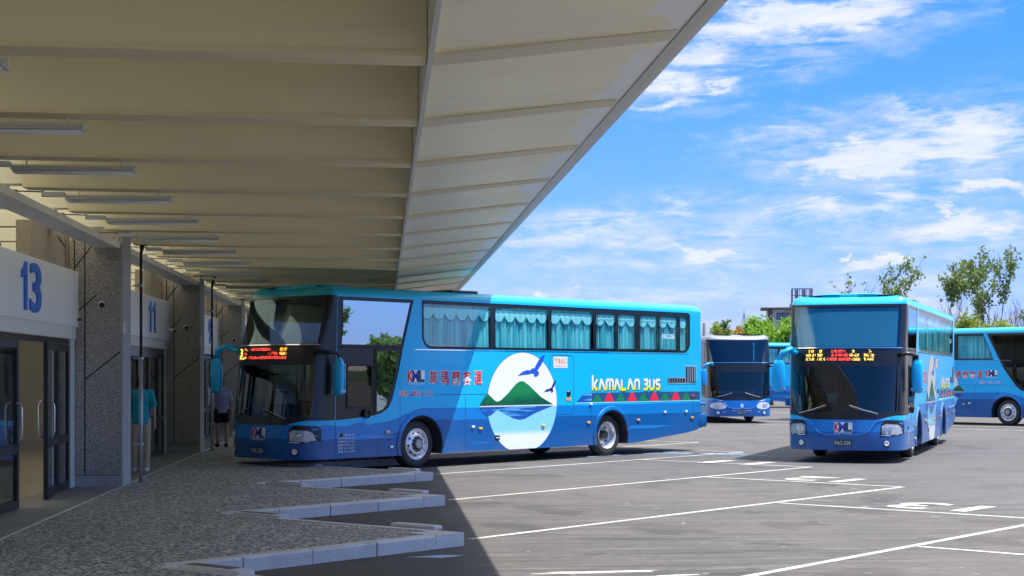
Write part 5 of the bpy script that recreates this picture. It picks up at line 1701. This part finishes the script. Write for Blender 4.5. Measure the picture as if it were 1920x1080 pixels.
def tree(x, y, h, label, spread=.22, n_up=4, leaf='leaf_olive', clumps=(.55, 1.0), dens=1.0, lsize=.11, seed=1, trunk_r=.10, group='young trees beyond the lot', bare=.2, leaf2=None, z_fork=.28, side=1.0):
    rnd = random.Random(seed)
    root = empty('tree', (x, y, 0)); tag(root, label, 'tree', group)
    tk = MB(); cr = MB()
    tips = []
    def branch(p, d, L, r, lev):
        n = 5; pts = [p]; rs = [r]
        for i in range(n):
            d = (d + Vector((rnd.uniform(-.14, .14), rnd.uniform(-.14, .14), .06))).normalized()
            pts.append(pts[-1] + d * (L / n)); rs.append(r * (1 - .75 * (i + 1) / n))
        tk.tube(pts, rs, 'bark', 6 if lev else 8)
        if lev < 3:
            kk = rnd.choice((3, 4)) if lev else n_up + 1
            for q in range(kk):
                i = rnd.randint(2, n) if lev else rnd.randint(1, n)
                a = rnd.uniform(0, 2 * math.pi); s_ = side * (rnd.uniform(.35, .75) if lev else rnd.uniform(.25, .55))
                nd = (d + Vector((math.cos(a) * s_, math.sin(a) * s_, .1))).normalized()
                branch(pts[i], nd, L * rnd.uniform(.45, .66), max(rs[i] * .75, .008), lev + 1)
        if lev >= 1:
            for q_, pp in enumerate(pts[2:]): tips.append((pp, lev))
    fork = Vector((0, 0, h * z_fork))
    tk.tube([(0, 0, 0), (rnd.uniform(-.05, .05), 0, h * z_fork * .5), fork], [trunk_r * 1.25, trunk_r, trunk_r * .9], 'bark', 10)
    for q in range(n_up):
        a = 2 * math.pi * q / n_up + rnd.uniform(-.4, .4)
        s_ = spread * rnd.uniform(.6, 1.5)
        branch(fork, Vector((math.cos(a) * s_, math.sin(a) * s_, 1)).normalized(), h * (1 - z_fork) * rnd.uniform(.55, .8), trunk_r * .55, 0)
    zmax = max(t[0].z for t in tips)
    sc_ = h / zmax
    tk.v = [Vector((v.x, v.y, v.z * (1 if v.z < h * z_fork else (h * z_fork + (v.z - h * z_fork) * ((h - h * z_fork) / (zmax - h * z_fork))) / v.z))) for v in tk.v]
    def remap(p):
        z = p.z if p.z < h * z_fork else h * z_fork + (p.z - h * z_fork) * ((h - h * z_fork) / (zmax - h * z_fork))
        return Vector((p.x, p.y, z))
    cells = {}
    for p, lev in tips:
        p = remap(p)
        t_ = p.z / h
        if t_ < clumps[0] * rnd.uniform(.75, 1.1) or t_ > clumps[1]: continue
        key = (int(p.x / .7), int(p.y / .7), int(p.z / .7))
        if key not in cells: cells[key] = rnd.random()
        if cells[key] < bare: continue
        for q in range(max(1, int(7 * dens + rnd.random()))):
            c_ = p + Vector((rnd.gauss(0, .11), rnd.gauss(0, .11), rnd.gauss(0, .15)))
            n_ = Vector((rnd.uniform(-1, 1), rnd.uniform(-1, 1), rnd.uniform(-.2, 1))).normalized()
            a_ = n_.cross(Vector((rnd.uniform(-1, 1), rnd.uniform(-1, 1), rnd.uniform(-1, 1)))).normalized(); b_ = n_.cross(a_)
            s1 = lsize * rnd.uniform(.6, 1.3); s2 = s1 * .5
            mt_ = leaf2 if (leaf2 and cells[key] > .78) else leaf
            cr.add([c_ - a_ * s1, c_ - b_ * s2, c_ + a_ * s1, c_ + b_ * s2], [(0, 1, 2, 3)], mt_)
    tk.build('trunk', root, True)
    cr.build('crown', root)
    return root
def at(px, Z):
    Xc = (px - 960) / 2950 * Z
    return (Xc * math.cos(YAW) + Z * math.sin(YAW), -Xc * math.sin(YAW) + Z * math.cos(YAW))
T = [
 (1668, 80, 7.9, 'thin tree with half-bare twigs left of the others, above the front-facing coach', dict(spread=.16, n_up=4, seed=11, side=.5, clumps=(.45, 1), bare=.6, dens=.35)),
 (1776, 80, 8.1, 'upright leafy tree in the middle of the row, above the right coach', dict(spread=.10, n_up=3, seed=5, side=.5, clumps=(.62, 1), bare=.3, dens=.7)),
 (1868, 82, 8.5, 'tallest upright tree near the right edge, leafy at the top', dict(spread=.07, n_up=3, seed=8, side=.5, clumps=(.64, 1), bare=.25, dens=.7)),
 (1908, 76, 5.9, 'nearly bare tree at the right edge of the photo', dict(spread=.18, n_up=4, seed=21, side=.5, clumps=(.5, 1), bare=.85, dens=.35)),
 (1815, 88, 6.3, 'bare twiggy sapling between the two upright trees', dict(spread=.2, n_up=4, seed=31, side=.5, clumps=(.5, 1), bare=.9, dens=.3)),
 (1845, 72, 4.6, 'yellow green bushy tree above the roof of the right coach', dict(spread=.3, n_up=4, seed=41, clumps=(.4, 1), bare=.3, dens=.6, leaf='leaf_yellow', trunk_r=.07)),
 (1890, 73, 4.3, 'low yellow green bush at the right edge above the coach roof', dict(spread=.3, n_up=4, seed=43, clumps=(.4, 1), bare=.4, dens=.6, leaf='leaf_yellow', trunk_r=.07)),
 (1800, 74, 4.4, 'low yellow green bush left of the taller bushy one', dict(spread=.3, n_up=4, seed=47, clumps=(.4, 1), bare=.4, dens=.5, leaf='leaf_yellow', trunk_r=.07)),
 (1447, 95, 5.3, 'round bright green tree in front of the pale building', dict(spread=.26, n_up=6, seed=51, clumps=(.3, 1), bare=.02, dens=1.2, leaf='leaf_bright', trunk_r=.09, lsize=.13)),
 (1408, 96, 4.9, 'green and orange leaved tree above the older coach', dict(spread=.5, n_up=5, seed=53, clumps=(.4, 1), bare=.4, dens=.8, leaf='leaf_yellow', leaf2='leaf_red', trunk_r=.08, lsize=.13)),
 (1385, 92, 4.6, 'small loose green tree above the left part of the older coach', dict(spread=.5, n_up=4, seed=57, clumps=(.5, 1), bare=.45, dens=1.2, leaf='leaf_yellow', trunk_r=.07, lsize=.12)),
 (1368, 94, 5.0, 'sapling with a small leafy tip left of the older coach roof', dict(spread=.15, n_up=3, seed=59, clumps=(.5, 1), bare=.3, dens=1.4, leaf='leaf_olive', trunk_r=.06, lsize=.12)),
]
for px_, Zt, h_, lab, kw in T:
    x_, y_ = at(px_, Zt); tree(x_, y_, h_, lab, **kw)
# trees to the right of the frame, mirrored in the coach windows
for i, (x_, y_, h_) in enumerate(((27, 29.9, 3.2), (38, 40, 6.6), (33, 26, 5.6), (47, 62, 7.2), (52, 70, 7.6), (42, 49, 6.8), (36, 17, 6.0))):
    tree(x_, y_, h_, ['young tree beside the lot, right of the frame, nearest the bays', 'second young tree right of the frame', 'small young tree right of the frame, nearest the camera', 'tree right of the right-edge coach', 'farthest tree right of the right-edge coach', 'tree just out of frame beyond the bays', 'tree beside the lot level with the camera side'][i],
         spread=.45, n_up=5, seed=70 + i, clumps=(.35, 1), bare=.12, dens=1.2, lsize=.15)
# low wooded rise far off
hl_ = MB()
def hill(u, v):
    a = R(-40 + 200 * u); r_ = 330 + 60 * v
    h_ = (2.6 + 2.0 * math.sin(u * 9) ** 2 + 1.2 * math.sin(u * 31 + 1) ** 2) * math.sin(math.pi * min(1, v * 1.0) / 1)
    return Vector((math.sin(a) * r_, math.cos(a) * r_, -1 + h_))
hl_.grid(hill, 160, 8, 'hill_green')
tag(hl_.build('hills', None, True), kind='structure')

# ---------------------------------------------------------------- far building, poles
bx, by_ = at(1476, 165)
bd_ = empty('apartment_building', (bx, by_, 0), -YAW - R(8)); tag(bd_, 'pale four storey building with dark stair tower behind the front-facing coach', 'building')
tex('render_beige', speckle((.46, .45, .42), (.52, .51, .48), 2, .3, .2), rough=.85)
mat('tower_brown', (.10, .09, .085), .7); mat('window_blue', (.12, .18, .26), .1)
a = MB(); a.box(-2.1, .5, -.5, 4, 0, 8.6, 'render_beige'); a.build('wall', bd_)
a = MB(); a.box(-1.95, -1.55, -.56, -.5, 0, 8.6, 'tower_brown'); a.box(-2.0, -1.94, -.60, -.5, 0, 8.6, 'red_post'); a.build('balcony_recess', bd_)
a = MB(); a.box(-2.75, .6, -1.1, 3.6, 8.62, 8.80, 'tower_brown'); a.build('roof', bd_)
a = MB(); a.box(.45, 7.5, -.9, 6, 0, 9.4, 'tower_brown'); a.build('stair_tower', bd_)
a = MB()
for k in range(9): a.box(.5 + k * .24, .56 + k * .24, -.85, -.80, 9.4, 10.75, 'tower_brown')
a.box(.45, 2.6, -.86, -.79, 10.68, 10.78, 'tower_brown'); a.box(.45, 2.6, -.86, -.79, 10.0, 10.06, 'tower_brown')
for k in (0, 2, 4): a.box(.75 + k * .38, 1.12 + k * .38, -.79, -.77, 9.5, 10.65, 'render_beige')
a.box(.45, .53, -.86, 2, 9.4, 10.78, 'tower_brown')
a.build('roof_railing', bd_)
for (x0, x1, z0, z1) in ((-1.1, .15, 7.55, 8.25), (.0, .22, 5.6, 6.35), (-1.1, .15, 4.6, 5.3)):
    f_ = MB(); f_.box(x0, x1, -.56, -.5, z0, z1, 'black_frame'); wn = f_.build('window', bd_)
    f_ = MB(); f_.box(x0 + .08, (x0 + x1) / 2 - .12, -.58, -.561, z0 + .08, z1 - .08, 'window_blue'); f_.box((x0 + x1) / 2 - .02, x1 - .08, -.58, -.561, z0 + .08, z1 - .08, 'window_blue'); f_.build('pane', wn)

x_, y_ = at(1320, 115)
pl_ = empty('utility_pole', (x_, y_, 0), -YAW); tag(pl_, 'dark utility pole with a side arm above the tail of the nearest coach', 'utility pole')
a = MB(); a.tube([(0, 0, 0), (0, 0, 5.6)], [.16, .10], 'tower_brown', 8); a.build('pole', pl_, True)
a = MB(); a.tube([(0, 0, 4.6), (-.7, 0, 4.75)], .05, 'tower_brown', 6); a.tube([(-.05, 0, 4.1), (-.5, 0, 4.7)], .04, 'tower_brown', 6); a.tube([(-.55, 0, 4.75), (-.55, 0, 4.98)], .06, 'tower_brown', 6); a.build('arm', pl_, True)
x_, y_ = at(1395, 190)
pl_ = empty('lattice_mast', (x_, y_, 0), -YAW); tag(pl_, 'thin grey lattice mast rising over the trees behind the older coach', 'mast')
a = MB()
for sx in (-.45, .45): a.tube([(sx, 0, 0), (sx * .8, 0, 7.3), (0, 0, 9.3)], .06, 'galvanised', 5)
for k in range(12): a.tube([((-1) ** k * .40, 0, k * .62), ((-1) ** (k + 1) * .40, 0, (k + 1) * .62)], .035, 'galvanised', 4)
a.build('lattice', pl_)
a = MB(); a.box(-.3, .3, -.2, .2, 6.4, 7.4, 'galvanised'); a.tube([(0, 0, 7.4), (0, 0, 9.8)], .05, 'galvanised', 5); a.build('antenna', pl_)
